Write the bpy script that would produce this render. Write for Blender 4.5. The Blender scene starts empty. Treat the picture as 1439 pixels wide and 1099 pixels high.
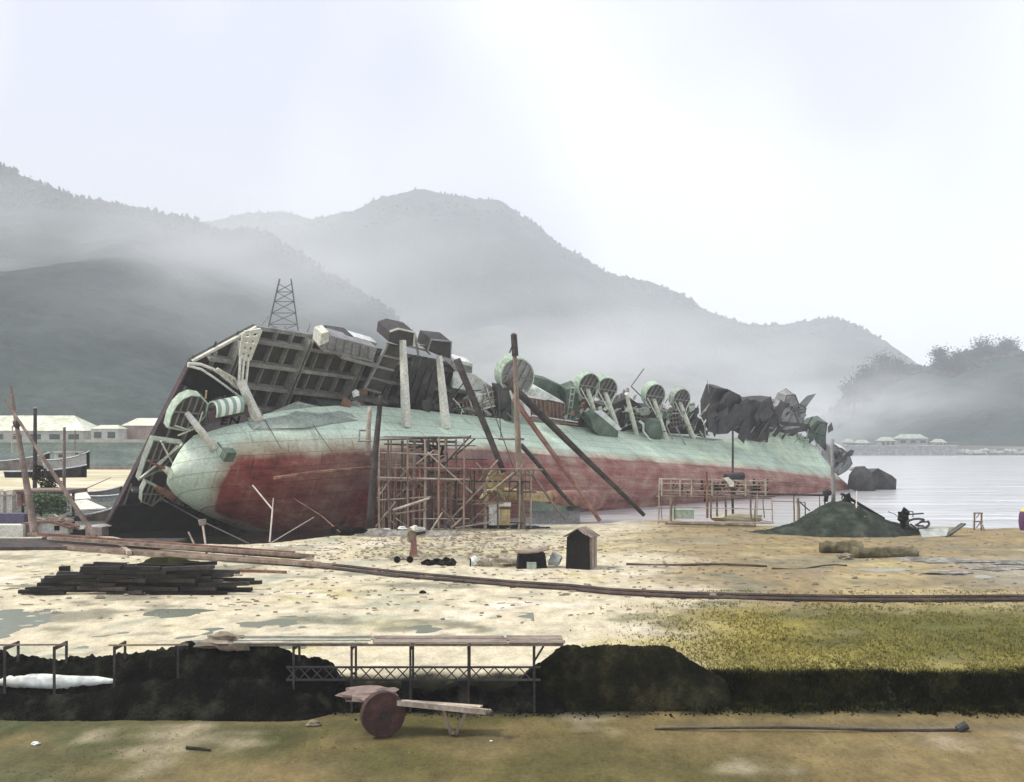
import bpy, math, random
from mathutils import Vector, Matrix, noise
random.seed(7)
R = math.radians
SC = bpy.context.scene
COL = SC.collection
# ---------------------------------------------------------------- camera, light, exposure
FPX, HOR, CH = 1382.0, 620.0, 8.0          # focal length in photo pixels, horizon row, camera height
cam = bpy.data.objects.new('camera', bpy.data.cameras.new('camera')); COL.objects.link(cam)
cam.data.sensor_width = 36; cam.data.lens = FPX / 1439 * 36
cam.data.shift_y = (HOR - 549.5) / 1439; cam.data.clip_end = 9000; cam.data.clip_start = 0.2
cam.location = (0, 0, CH); cam.rotation_euler = (R(90), 0, 0)
SC.camera = cam
SUN_DIR = Vector((-0.62, -0.10, 0.80)).normalized()
sl = bpy.data.lights.new('sun', 'SUN'); sl.energy = 3.0; sl.angle = R(14); sl.color = (1, .93, .82)
so = bpy.data.objects.new('sun', sl); COL.objects.link(so)
so.rotation_euler = SUN_DIR.to_track_quat('Z', 'Y').to_euler()
W = bpy.data.worlds.new("World"); SC.world = W; W.use_nodes = True
nt = W.node_tree; nt.nodes.clear()
out = nt.nodes.new('ShaderNodeOutputWorld'); bg = nt.nodes.new('ShaderNodeBackground')
sky = nt.nodes.new('ShaderNodeTexSky'); sky.sky_type = 'NISHITA'; sky.sun_disc = False
sky.sun_elevation = math.asin(SUN_DIR.z); sky.sun_rotation = math.atan2(SUN_DIR.x, SUN_DIR.y)
tc = nt.nodes.new('ShaderNodeTexCoord')
mp = nt.nodes.new('ShaderNodeMapping'); mp.inputs['Scale'].default_value = (1.0, 1.0, 0.9)
mp.inputs['Location'].default_value = (0.35, 0.1, 0.0)
nz = nt.nodes.new('ShaderNodeTexNoise'); nz.inputs['Scale'].default_value = 2.6
nz.inputs['Detail'].default_value = 2.5; nz.inputs['Roughness'].default_value = .42
cr = nt.nodes.new('ShaderNodeValToRGB')
cr.color_ramp.elements[0].position = .42; cr.color_ramp.elements[0].color = (5.0, 5.25, 6.5, 1)
cr.color_ramp.elements[1].position = .60; cr.color_ramp.elements[1].color = (7.9, 8.0, 8.3, 1)
mx = nt.nodes.new('ShaderNodeMixRGB'); mx.inputs[0].default_value = .93
nt.links.new(tc.outputs['Generated'], mp.inputs[0]); nt.links.new(mp.outputs[0], nz.inputs['Vector'])
nt.links.new(nz.outputs[0], cr.inputs[0]); nt.links.new(sky.outputs[0], mx.inputs[1]); nt.links.new(cr.outputs[0], mx.inputs[2])
nt.links.new(mx.outputs[0], bg.inputs[0]); nt.links.new(bg.outputs[0], out.inputs[0])
bg.inputs[1].default_value = .1
SC.view_settings.view_transform = 'Standard'; SC.view_settings.look = 'None'
SC.view_settings.exposure = 0.58; SC.view_settings.gamma = 1
SC.render.engine = 'CYCLES'
SC.cycles.max_bounces = 6; SC.cycles.volume_bounces = 3; SC.cycles.diffuse_bounces = 3
SC.cycles.use_denoising = True

# ---------------------------------------------------------------- materials
def mat(name, cols, scale=1.0, rough=.8, bump=.3, metal=0., detail=6, stretch=(1, 1, 1), pos=None, fine=None, spec=.3, bdist=.03):
    m = bpy.data.materials.new(name); m.use_nodes = True
    t = m.node_tree; N = t.nodes; b = N['Principled BSDF']
    b.inputs['Roughness'].default_value = rough; b.inputs['Metallic'].default_value = metal
    b.inputs['Specular IOR Level'].default_value = spec
    co = N.new('ShaderNodeTexCoord'); ma = N.new('ShaderNodeMapping'); ma.inputs['Scale'].default_value = stretch
    t.links.new(co.outputs['Object'], ma.inputs[0])
    n = N.new('ShaderNodeTexNoise'); n.inputs['Scale'].default_value = scale; n.inputs['Detail'].default_value = detail
    n.inputs['Roughness'].default_value = .62
    t.links.new(ma.outputs[0], n.inputs['Vector'])
    r = N.new('ShaderNodeValToRGB'); els = r.color_ramp.elements
    k = len(cols); pos = pos or [.3 + .4 * i / max(1, k - 1) for i in range(k)]
    while len(els) < k: els.new(.5)
    for i in range(k): els[i].position = pos[i]; els[i].color = (*cols[i], 1)
    t.links.new(n.outputs[0], r.inputs[0])
    last = r.outputs[0]
    n2 = N.new('ShaderNodeTexNoise'); n2.inputs['Scale'].default_value = scale * (fine or 9); n2.inputs['Detail'].default_value = 4
    t.links.new(ma.outputs[0], n2.inputs['Vector'])
    mr = N.new('ShaderNodeMapRange'); mr.inputs[1].default_value = .3; mr.inputs[2].default_value = .7
    mr.inputs[3].default_value = .72; mr.inputs[4].default_value = 1.18
    t.links.new(n2.outputs[0], mr.inputs[0])
    mu = N.new('ShaderNodeMixRGB'); mu.blend_type = 'MULTIPLY'; mu.inputs[0].default_value = 1
    t.links.new(last, mu.inputs[1]); t.links.new(mr.outputs[0], mu.inputs[2])
    t.links.new(mu.outputs[0], b.inputs['Base Color'])
    if bump:
        bp = N.new('ShaderNodeBump'); bp.inputs['Strength'].default_value = bump; bp.inputs['Distance'].default_value = bdist
        t.links.new(n2.outputs[0], bp.inputs['Height']); t.links.new(bp.outputs[0], b.inputs['Normal'])
    return m

M = {}
M['timber'] = mat('weathered timber', [(.10, .075, .06), (.22, .17, .13), (.34, .28, .22)], 1.2, stretch=(1, 1, .3))
M['timber_pale'] = mat('pale timber', [(.22, .18, .14), (.38, .32, .26), (.54, .48, .41)], 1.0)
M['timber_pink'] = mat('pinkish timber', [(.10, .072, .06), (.20, .15, .125), (.36, .28, .24)], .8)
M['timber_dark'] = mat('tarred timber', [(.02, .018, .018), (.05, .042, .04), (.10, .08, .07)], 1.5)
M['timber_black'] = mat('creosoted timber', [(.008, .008, .008), (.018, .017, .014), (.05, .045, .03)], 1.2)
M['steel_dark'] = mat('dark steel', [(.02, .02, .022), (.045, .045, .048), (.10, .09, .085)], .5, rough=.6)
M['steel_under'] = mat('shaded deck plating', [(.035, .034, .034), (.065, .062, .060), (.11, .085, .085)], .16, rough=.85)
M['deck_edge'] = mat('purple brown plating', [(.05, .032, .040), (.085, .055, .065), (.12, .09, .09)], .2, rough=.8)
M['girder'] = mat('grey green girder', [(.16, .15, .13), (.25, .25, .22), (.34, .34, .30)], .35)
M['steel_grey'] = mat('grey paint', [(.17, .17, .17), (.27, .27, .27), (.38, .38, .37)], .5)
M['cream'] = mat('cream paint', [(.44, .34, .24), (.60, .60, .50), (.74, .75, .68)], .5, pos=[.2, .42, .7])
M['mint'] = mat('mint paint', [(.30, .37, .28), (.42, .53, .42), (.56, .66, .55)], .35)
M['mint_grey'] = mat('grey green paint', [(.22, .25, .21), (.32, .37, .31), (.42, .47, .40)], .35)
M['mint_dark'] = mat('dark green paint', [(.05, .075, .06), (.09, .13, .10), (.16, .21, .17)], .4)
M['white_plate'] = mat('whitened plating', [(.50, .48, .44), (.70, .74, .70), (.82, .84, .82)], .5)
M['rust'] = mat('rust', [(.10, .045, .035), (.20, .10, .07), (.34, .20, .13)], .6)
M['rust_red'] = mat('rust red', [(.16, .07, .06), (.28, .14, .11), (.38, .24, .19)], .9)
M['yellow'] = mat('yellow bronze', [(.26, .17, .07), (.46, .36, .18), (.66, .58, .36)], .6)
M['black'] = mat('matt black and shade', [(.004, .004, .004), (.008, .008, .008), (.02, .02, .02)], .8, rough=1)
M['letter'] = mat('black lettering', [(.004, .004, .006), (.006, .006, .008)], 1, rough=1, bump=0, spec=0)
M['coal'] = mat('coal', [(.0015, .0015, .002), (.006, .0065, .005), (.035, .036, .026)], 1.1, rough=1, bump=1, spec=.08, bdist=.12)
M['soil_dark'] = mat('black earth', [(.004, .004, .002), (.013, .013, .007), (.045, .042, .02)], 1.1, rough=1, bump=1, spec=.05, bdist=.1)
M['gravel'] = mat('dark gravel', [(.018, .024, .018), (.038, .048, .038), (.085, .10, .08)], .9, rough=1, bump=1, spec=.1, bdist=.12, fine=14)
M['rope'] = mat('rope', [(.45, .42, .36), (.62, .58, .52)], 2, bump=0)
M['wire'] = mat('wire', [(.05, .05, .05), (.10, .09, .09)], 2, bump=0)
M['canvas'] = mat('canvas', [(.55, .53, .44), (.72, .70, .60), (.80, .79, .72)], .6)
M['concrete'] = mat('concrete', [(.22, .24, .22), (.34, .36, .33), (.46, .47, .44)], .25)
M['seawall'] = mat('green stained sea wall', [(.12, .17, .16), (.19, .26, .24), (.33, .38, .34)], .14, stretch=(1, 1, 3))
M['roof_pale'] = mat('pale roof sheeting', [(.52, .55, .42), (.66, .68, .54), (.78, .78, .68)], .12)
M['wall_pale'] = mat('pale wall boards', [(.38, .38, .34), (.52, .52, .46), (.62, .61, .56)], .3)
M['wall_brown'] = mat('brown wall boards', [(.20, .15, .13), (.32, .24, .21), (.42, .34, .30)], .3)
M['glass'] = mat('dark window glass', [(.03, .05, .05), (.06, .09, .085)], .5, rough=.15, bump=0, spec=.5)
M['leaf'] = mat('leaf green', [(.03, .06, .03), (.07, .12, .06), (.16, .20, .10)], 1.5, bump=0)
M['leaf_dark'] = mat('forest leaf', [(.022, .038, .040), (.034, .054, .054), (.052, .076, .070)], .008, bump=0)
M['grass'] = mat('dry grass', [(.13, .12, .032), (.20, .18, .05), (.30, .26, .085)], .25, bump=0, rough=1, spec=.1)
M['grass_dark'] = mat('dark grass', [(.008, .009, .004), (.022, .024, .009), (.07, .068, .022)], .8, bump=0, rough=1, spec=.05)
M['rubble'] = mat('rubble', [(.09, .085, .075), (.20, .19, .165), (.42, .40, .35)], 1.4, bump=1, fine=7, bdist=.08)
M['stone'] = mat('brown stone', [(.12, .10, .07), (.24, .20, .14), (.36, .31, .22)], .8, bump=.8)
M['mossy'] = mat('mossy log', [(.045, .04, .022), (.12, .105, .055), (.24, .215, .13)], .7, bump=.8)
M['board'] = mat('faded board', [(.09, .075, .085), (.13, .11, .12), (.17, .15, .15)], .6)
M['slate'] = mat('violet grey cover', [(.09, .08, .13), (.16, .14, .21)], 1)
M['purple'] = mat('purple paint', [(.08, .03, .09), (.14, .06, .15)], 1)
M['yellow_paint'] = mat('yellow paint', [(.55, .40, .08), (.75, .62, .2)], 1.2)
M['pipe'] = mat('dark pipe', [(.03, .025, .022), (.07, .05, .045), (.12, .09, .07)], .5)

# ---------------------------------------------------------------- mesh builder
LOC = {}
class MB:
    def __init__(s): s.v = []; s.f = []
    def add(s, vs, fs):
        o = len(s.v); s.v += [Vector(p) for p in vs]; s.f += [tuple(i + o for i in q) for q in fs]; return s
    def box(s, x0, x1, y0, y1, z0, z1):
        return s.add([(x0,y0,z0),(x1,y0,z0),(x1,y1,z0),(x0,y1,z0),(x0,y0,z1),(x1,y0,z1),(x1,y1,z1),(x0,y1,z1)],
                     [(0,3,2,1),(4,5,6,7),(0,1,5,4),(1,2,6,5),(2,3,7,6),(3,0,4,7)])
    def beam(s, a, b, w, h=None, w2=None, up=(0, 0, 1)):
        a = Vector(a); b = Vector(b); h = h or w; k = (w2 / w) if w2 else 1
        d = (b - a).normalized(); u = Vector(up)
        if abs(d.dot(u)) > .97: u = Vector((0, 1, 0))
        x = d.cross(u).normalized(); y = x.cross(d).normalized()
        vs = []
        for p, q in ((a, 1), (b, k)):
            for i, j in ((-1, -1), (1, -1), (1, 1), (-1, 1)): vs.append(p + x * i * w / 2 * q + y * j * h / 2 * q)
        return s.add(vs, [(0,3,2,1),(4,5,6,7),(0,1,5,4),(1,2,6,5),(2,3,7,6),(3,0,4,7)])
    def tube(s, a, b, r, r2=None, n=10, wob=0):
        a = Vector(a); b = Vector(b); r2 = r if r2 is None else r2
        d = (b - a).normalized(); u = Vector((0, 0, 1)) if abs(d.z) < .97 else Vector((0, 1, 0))
        x = d.cross(u).normalized(); y = x.cross(d)
        m = 2 if not wob else 8
        vs = []; L = (b - a).length
        ph = random.random() * 9
        for k in range(m):
            t = k / (m - 1); p = a.lerp(b, t)
            if wob: p = p + (x * math.sin(t * 3.1 + ph) * wob + y * math.sin(t * 4.3 + ph * 2) * wob) * (t * (1 - t) * 4)
            rr = r + (r2 - r) * t
            for i in range(n):
                an = 2 * math.pi * i / n; vs.append(p + (x * math.cos(an) + y * math.sin(an)) * rr)
        fs = [tuple(range(n - 1, -1, -1)), tuple(range((m - 1) * n, m * n))]
        for k in range(m - 1):
            for i in range(n):
                j = (i + 1) % n; fs.append((k*n+i, k*n+j, (k+1)*n+j, (k+1)*n+i))
        return s.add(vs, fs)
    def path(s, pts, r, n=6, r2=None):
        for i in range(len(pts) - 1):
            ra = r + ((r2 if r2 is not None else r) - r) * i / (len(pts) - 1)
            rb = r + ((r2 if r2 is not None else r) - r) * (i + 1) / (len(pts) - 1)
            s.tube(pts[i], pts[i + 1], ra, rb, n)
        return s
    def prism(s, pts, dvec):
        """polygon pts (3D, in one plane) pushed along dvec"""
        pts = [Vector(p) for p in pts]; d = Vector(dvec); n = len(pts)
        return s.add(pts + [p + d for p in pts], [tuple(range(n))[::-1], tuple(range(n, 2 * n))] + [(i, (i + 1) % n, (i + 1) % n + n, i + n) for i in range(n)])
    def blob(s, c, r, seed=0, rough=.25, n=7, m=9):
        c = Vector(c); vs = []; fs = []
        for i in range(n + 1):
            th = math.pi * i / n
            for j in range(m):
                ph = 2 * math.pi * j / m
                q = Vector((math.sin(th) * math.cos(ph), math.sin(th) * math.sin(ph), math.cos(th)))
                k = 1 + rough * noise.noise(q * 1.7 + Vector((seed * 3.1, seed, 0)))* 2
                vs.append(c + Vector((q.x * r[0], q.y * r[1], q.z * r[2])) * k)
        for i in range(n):
            for j in range(m):
                a = i * m + j; b = i * m + (j + 1) % m; fs.append((a, b, b + m, a + m))
        return s.add(vs, fs)
    def build(s, name, m, parent=None, smooth=False):
        off = LOC.get(parent.name, Vector((0, 0, 0))) if parent else Vector((0, 0, 0))
        me = bpy.data.meshes.new(name); me.from_pydata([p - off for p in s.v], [], s.f); me.validate(); me.update()
        import bmesh
        b = bmesh.new(); b.from_mesh(me); bmesh.ops.recalc_face_normals(b, faces=b.faces); b.to_mesh(me); b.free()
        if smooth:
            for p in me.polygons: p.use_smooth = True
        o = bpy.data.objects.new(name, me); COL.objects.link(o)
        me.materials.append(M[m] if isinstance(m, str) else m)
        if parent: o.parent = parent; LOC[o.name] = off
        return o
def tag(o, label, cat, group=None):
    o['label'] = label; o['category'] = cat
    if group: o['group'] = group
    return o
def thing(name, label, cat, loc, group=None):
    o = bpy.data.objects.new(name, None); COL.objects.link(o); o.location = loc; LOC[o.name] = Vector(loc)
    o.empty_display_size = .2
    return tag(o, label, cat, group)
def single(mb, name, m, label, cat, group=None, smooth=False):
    lo = Vector((sum(p.x for p in mb.v) / len(mb.v), sum(p.y for p in mb.v) / len(mb.v), min(p.z for p in mb.v)))
    LOC['_tmp'] = lo
    me_v = mb.v; mb.v = [p - lo for p in me_v]; o = mb.build(name, m, None, smooth); o.location = lo
    return tag(o, label, cat, group)
def copy_tree(o, parent=None):
    c = o.copy(); COL.objects.link(c)
    if parent: c.parent = parent
    for ch in [x for x in o.children]: copy_tree(ch, c)
    return c
def struct(o, kind='structure'): o['kind'] = kind; return o

# ---------------------------------------------------------------- places: from a photo position to a real point
NEAR_Z = -0.85
def bank_y(X): return 33.6 + .8 * noise.noise(Vector((X * .3, 0, 3))) + .5 * noise.noise(Vector((X * 1.3, 0, 9)))
SH = [(-90, 83), (-52, 84), (-34, 84), (-24, 77.5), (-19, 78.5), (-15, 85), (-11, 90), (-2, 94), (4, 95), (10, 98), (16, 103), (19, 97), (24, 94), (32, 96), (45, 92), (60, 88), (95, 86)]
def shore_y(X):
    if X <= SH[0][0]: return SH[0][1]
    for (a, b), (c, d) in zip(SH, SH[1:]):
        if a <= X <= c: return b + (d - b) * (X - a) / (c - a) + .9 * noise.noise(Vector((X * .4, 5, 0)))
    return SH[-1][1]
def gz(X, Y):
    t = min(1, max(0, (Y - bank_y(X) + 1.0) / 1.0)); t = t * t * (3 - 2 * t)
    z = NEAR_Z * (1 - t) + .05 * noise.noise(Vector((X * .25, Y * .25, 1))) + .02 * noise.noise(Vector((X * 1.3, Y * 1.3, 4)))
    d = shore_y(X) - Y
    if d < 1.5: z = z - (1.5 - d) * .33 if d > -6 else -2.5
    return max(z, -2.5)
def at(px, py, Y): return Vector(((px - 719.5) / FPX * Y, Y, CH - (py - HOR) / FPX * Y))
def G(px, py):
    z = 0
    for _ in range(4):
        Y = (CH - z) * FPX / (py - HOR); X = (px - 719.5) / FPX * Y; z = gz(X, Y)
    return Vector((X, Y, z))
WZ = -0.5
def Wp(px, py):
    Y = (CH - WZ) * FPX / (py - HOR); return Vector(((px - 719.5) / FPX * Y, Y, WZ))

# ---------------------------------------------------------------- ground sheet of the yard
def lerp3(a, b, t): return tuple(a[i] + (b[i] - a[i]) * t for i in range(3))
def sm(x, a, b): t = min(1, max(0, (x - a) / (b - a))); return t * t * (3 - 2 * t)
def fbm(x, y, s=0):
    return noise.noise(Vector((x, y, s))) * .6 + noise.noise(Vector((x * 2.1, y * 2.1, s + 5))) * .3 + noise.noise(Vector((x * 4.3, y * 4.3, s + 9))) * .2
def ground_col(X, Y):
    n1 = fbm(X * .07, Y * .09, 1); n2 = fbm(X * .25, Y * .26, 7); n3 = fbm(X * .9, Y * .8, 3)
    px = X / Y * FPX + 719.5        # bearing as seen along the yard, used only to lay out which end of the yard is sandy
    cream = (.56, .50, .36); tan = (.27, .21, .115); olive = (.105, .105, .030); yell = (.27, .225, .06); grey = (.36, .34, .28); greenish = (.42, .44, .34)
    if Y > bank_y(X) - .3:
        sand = lerp3(cream, tan, sm(X + n1 * 12 + (Y - 60) * -.12, 2, 15))
        sand = lerp3(sand, (.76, .71, .60), sm(n2, .08, .45) * .7 * (1 - sm(X, 4, 16)))
        sand = lerp3(sand, (.34, .36, .28), sm(-n2 + n1 * .5, .08, .4) * .8 * (1 - sm(X, -3, 12)))
        sand = lerp3(sand, (.50, .42, .22), sm(n1, .1, .35) * .5)
        sand = lerp3(sand, (.15, .125, .075), sm(n3 * .6 + n2 * .6, .22, .5) * .85)
        n4 = fbm(X * .13, Y * .17, 17); n5 = fbm(X * .5, Y * .6, 27)
        sand = lerp3(sand, (.17, .17, .12), sm(n4 + n5 * .4, .14, .34) * .75 * (1 - sm(Y, 62, 70) * .3))
        sand = lerp3(sand, (.40, .35, .12), sm(-n4 + n5 * .5, .26, .5) * .55)
        # rubble strewn ground in front of the scaffold
        rr = (1 - sm(abs(X + 4 - n2 * 3), 3, 8)) * sm(Y, 62, 68) * (1 - sm(Y, 84, 90))
        sand = lerp3(sand, (.26, .22, .16), rr * .75 * sm(n3 + n2, -.3, .3))
        # dark stains at the right
        rs = sm(X, 10, 26) * sm(Y, 52, 56) * (1 - sm(Y, 74, 78)) * sm(n2, -.1, .3)
        sand = lerp3(sand, (.17, .16, .12), rs * .6)
        sand = lerp3(sand, (.40, .39, .34), sm(X, 24, 34) * sm(Y, 50, 54) * (1 - sm(Y, 64, 70)) * .6)
        g = sm(X + n1 * 5 + n2 * 1.5 - (Y - 36) * .12, 1.5, 9) * (1 - sm(Y + n2 * 3 + n3 * 1.5, 43.5, 51))
        grass = lerp3(lerp3(yell, olive, sm(n1 * 1.2 + n2 * .5, -.35, .3)), tan, sm(n2 - n1, .2, .6) * .5)
        grass = lerp3(grass, (.06, .065, .022), sm(n3 + n2 * .8, .15, .6) * .5)
        grass = lerp3(grass, (.40, .34, .15), (1 - sm(Y, 34, 37.5)) * .4)
        c = lerp3(sand, grass, g)
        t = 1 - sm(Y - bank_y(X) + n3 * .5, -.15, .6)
        return lerp3(c, (.022, .022, .010), t)  # dark growth plus the unlit bank face, shade put into the colour
    t = sm(Y + n3 * .9 + n2 * .5, 31.3, 32.4)
    c = lerp3((.19, .145, .065), (.09, .08, .028), sm(n1 + n2 * .6, -.2, .35))
    c = lerp3(c, (.06, .075, .035), sm(-X + n1 * 5, 3, 12) * .75 * sm(n2 + .5, 0, .6))
    c = lerp3(c, (.40, .34, .23), sm(n2 - n1 * .4, .16, .5) * .7)
    c = lerp3(c, (.08, .075, .045), sm(n3 * .5 - n2, .25, .6) * .5)
    c = lerp3(c, (.62, .55, .44), sm(fbm(X * .5, Y * 1.1, 21) + (25 - Y) * .12, .15, .5) * (1 - sm(X, -3, 3)) * (1 - sm(Y, 25.5, 27)) * .8)
    c = lerp3(c, (.12, .10, .06), (1 - sm(abs(Y - 30.6 - n1 * .5), .1, .55)) * sm(X, 3, 6) * (1 - sm(X, 15.5, 17)) * .7)
    return lerp3(c, (.02, .022, .012), t)  # bank foot darkened likewise: dark growth and painted shade
def make_ground():
    xs = [-120, -105, -90, -78] + [-68 + i * .45 for i in range(330)] + [84, 92, 105, 130, 180]
    ys = []; y = 6.0
    while y < 112: ys.append(y); y += .12 if 31 < y < 35 else (.22 if y < 60 else .4)
    ys += [115, 130, 180, 400, 1200, 3200]
    xs2 = xs; v = []; f = []; cols = []
    for yy in ys:
        for xx in xs2:
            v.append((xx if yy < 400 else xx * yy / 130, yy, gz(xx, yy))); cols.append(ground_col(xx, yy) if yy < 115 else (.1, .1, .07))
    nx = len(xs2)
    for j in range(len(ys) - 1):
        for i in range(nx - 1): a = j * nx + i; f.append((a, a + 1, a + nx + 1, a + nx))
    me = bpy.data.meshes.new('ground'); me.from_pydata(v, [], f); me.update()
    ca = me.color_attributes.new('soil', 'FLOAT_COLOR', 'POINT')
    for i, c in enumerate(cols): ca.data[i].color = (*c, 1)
    for p in me.polygons: p.use_smooth = True
    m = bpy.data.materials.new('yard soil'); m.use_nodes = True; t = m.node_tree; N = t.nodes; b = N['Principled BSDF']
    b.inputs['Roughness'].default_value = .95; b.inputs['Specular IOR Level'].default_value = .15
    at_ = N.new('ShaderNodeAttribute'); at_.attribute_name = 'soil'
    co = N.new('ShaderNodeTexCoord')
    def nz_(sc, st, d=6):
        ma = N.new('ShaderNodeMapping'); ma.inputs['Scale'].default_value = st; t.links.new(co.outputs['Object'], ma.inputs[0])
        n = N.new('ShaderNodeTexNoise'); n.inputs['Scale'].default_value = sc; n.inputs['Detail'].default_value = d; n.inputs['Roughness'].default_value = .7
        t.links.new(ma.outputs[0], n.inputs['Vector']); return n.outputs[0]
    a1 = nz_(1.0, (1.1, .6, 1), 9); a2 = nz_(9, (1, .7, 1), 6)
    last = at_.outputs['Color']
    for src, lo, hi in ((a1, .66, 1.26), (a2, .76, 1.2)):
        mr = N.new('ShaderNodeMapRange'); mr.inputs[1].default_value = .32; mr.inputs[2].default_value = .68; mr.inputs[3].default_value = lo; mr.inputs[4].default_value = hi
        t.links.new(src, mr.inputs[0]); mu = N.new('ShaderNodeMixRGB'); mu.blend_type = 'MULTIPLY'; mu.inputs[0].default_value = 1
        t.links.new(last, mu.inputs[1]); t.links.new(mr.outputs[0], mu.inputs[2]); last = mu.outputs[0]
    t.links.new(mu.outputs[0], b.inputs['Base Color'])
    bp = N.new('ShaderNodeBump'); bp.inputs['Strength'].default_value = .8; bp.inputs['Distance'].default_value = .09
    t.links.new(a1, bp.inputs['Height']); bp2 = N.new('ShaderNodeBump'); bp2.inputs['Strength'].default_value = .5; bp2.inputs['Distance'].default_value = .03
    t.links.new(a2, bp2.inputs['Height']); t.links.new(bp.outputs[0], bp2.inputs['Normal']); t.links.new(bp2.outputs[0], b.inputs['Normal'])
    me.materials.append(m)
    o = bpy.data.objects.new('ground', me); COL.objects.link(o); struct(o)
make_ground()

# water
def make_water():
    m = bpy.data.materials.new('harbour water'); m.use_nodes = True; t = m.node_tree; N = t.nodes; b = N['Principled BSDF']
    b.inputs['Roughness'].default_value = .16; b.inputs['IOR'].default_value = 1.33
    co = N.new('ShaderNodeTexCoord'); last = None
    sx = N.new('ShaderNodeSeparateXYZ'); t.links.new(co.outputs['Object'], sx.inputs[0])
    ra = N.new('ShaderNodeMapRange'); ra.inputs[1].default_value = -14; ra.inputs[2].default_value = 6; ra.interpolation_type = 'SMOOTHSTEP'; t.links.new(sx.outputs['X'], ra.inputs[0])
    wm = N.new('ShaderNodeMixRGB'); wm.inputs[1].default_value = (.010, .014, .012, 1); wm.inputs[2].default_value = (.56, .57, .58, 1)  # pale base stands in for sky glare, dark base for the hull's reflection
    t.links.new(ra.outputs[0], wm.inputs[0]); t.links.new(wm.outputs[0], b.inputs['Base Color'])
    for sc, st, di in ((.05, (.4, 1.2, 1), 1.6), (.22, (.5, 1.3, 1), .5), (1.1, (.6, 1.2, 1), .10)):
        ma = N.new('ShaderNodeMapping'); ma.inputs['Scale'].default_value = st; t.links.new(co.outputs['Object'], ma.inputs[0])
        n = N.new('ShaderNodeTexNoise'); n.inputs['Scale'].default_value = sc; n.inputs['Detail'].default_value = 3; t.links.new(ma.outputs[0], n.inputs['Vector'])
        bp = N.new('ShaderNodeBump'); bp.inputs['Strength'].default_value = .5; bp.inputs['Distance'].default_value = di
        t.links.new(n.outputs[0], bp.inputs['Height'])
        if last: t.links.new(last, bp.inputs['Normal'])
        last = bp.outputs[0]
    t.links.new(last, b.inputs['Normal'])
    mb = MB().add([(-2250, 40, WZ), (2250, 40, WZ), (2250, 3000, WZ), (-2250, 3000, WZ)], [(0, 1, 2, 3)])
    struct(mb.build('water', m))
make_water()

def make_puddles():
    m = bpy.data.materials.new('puddle water'); m.use_nodes = True; b = m.node_tree.nodes['Principled BSDF']
    b.inputs['Base Color'].default_value = (.20, .22, .17, 1); b.inputs['Roughness'].default_value = .18
    mb = MB()
    for (x0, x1, y0, y1, z) in ((-40, -8, 38, 47, -.010), (-15, 1, 41, 46, -.016), (12, 30, 56, 62, -.02)):
        mb.add([(x0, y0, z), (x1, y0, z), (x1, y1, z), (x0, y1, z)], [(0, 1, 2, 3)])
    struct(mb.build('puddle_water', m))
make_puddles()
# mud flat and quays on the left bank
def strip(name, m, xs, ys, zf):
    mb = MB(); vs = [(x, y, zf(x, y)) for y in ys for x in xs]; n = len(xs)
    mb.add(vs, [(j*n+i, j*n+i+1, (j+1)*n+i+1, (j+1)*n+i) for j in range(len(ys)-1) for i in range(n-1)])
    return struct(mb.build(name, m, None, True))
M['mud'] = mat('pale mud flat', [(.40, .36, .22), (.58, .52, .34), (.68, .63, .48)], .05, stretch=(.4, 1.5, 1), bump=.2)
strip('mud_flat', 'mud', [-260 + i * 6 for i in range(42)], [150 + j * 6 for j in range(18)],
      lambda x, y: -.95 + 1.9 * sm(y, 150, 205) - 2.2 * sm(x, -60, -30) + .15 * noise.noise(Vector((x * .07, y * .07, 0))))
strip('quay_ground', 'concrete', [-420 + i * 10 for i in range(40)], [252, 260, 275, 300, 330, 350],
      lambda x, y: 7.2 - 9 * sm(x, -40, -30))

# ---------------------------------------------------------------- hills
def hill(name, prof, Yc, front, back, m, base=-2, nseed=0, amp=10, nx=170, ny=64, ymid=.55):
    xs0 = (prof[0][0] - 719.5) / FPX * Yc; xs1 = (prof[-1][0] - 719.5) / FPX * Yc
    def crest(X):
        px = X / Yc * FPX + 719.5
        for (a, b), (c, d) in zip(prof, prof[1:]):
            if a <= px <= c:
                t = (px - a) / (c - a); t = t * t * (3 - 2 * t) * .5 + t * .5
                return CH + (HOR - (b + (d - b) * t)) / FPX * Yc
        return base
    vs = []; fs = []; pts = []
    for j in range(ny):
        q = j / (ny - 1); Y = Yc - front + (front + back) * q
        for i in range(nx):
            X = xs0 + (xs1 - xs0) * i / (nx - 1)
            h = crest(X) - base
            d = (Yc - Y) / front if Y < Yc else (Y - Yc) / back
            s = max(0, 1 - d); s = s ** .85 if Y < Yc else s
            rv = 1 - abs(noise.noise(Vector((X * .0065 * 700 / Yc + nseed, Y * .0026 * 700 / Yc, nseed)))) * 2
            rv2 = noise.noise(Vector((X * .02, Y * .01, nseed + 3)))
            z = base + h * s + (amp * (rv - .6) * 2.2 + amp * .4 * rv2) * math.sin(math.pi * min(1, s * 1.0)) + (noise.noise(Vector((X * .08, Y * .08, nseed))) * 2.2 + noise.noise(Vector((X * .25, Y * .2, nseed))) * 1.0) * min(1, s * 3) * (Yc / 1100)
            vs.append((X, Y, z)); pts.append((X, Y, z, s))
    fs = [(j*nx+i, j*nx+i+1, (j+1)*nx+i+1, (j+1)*nx+i) for j in range(ny - 1) for i in range(nx - 1)]
    struct(MB().add(vs, fs).build(name, m, None, True))
    return pts, nx
M['hill'] = mat('wooded slope', [(.018, .030, .030), (.036, .055, .053), (.075, .10, .09)], .008, bump=1, fine=14, rough=1, spec=0, bdist=4, detail=9)
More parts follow.
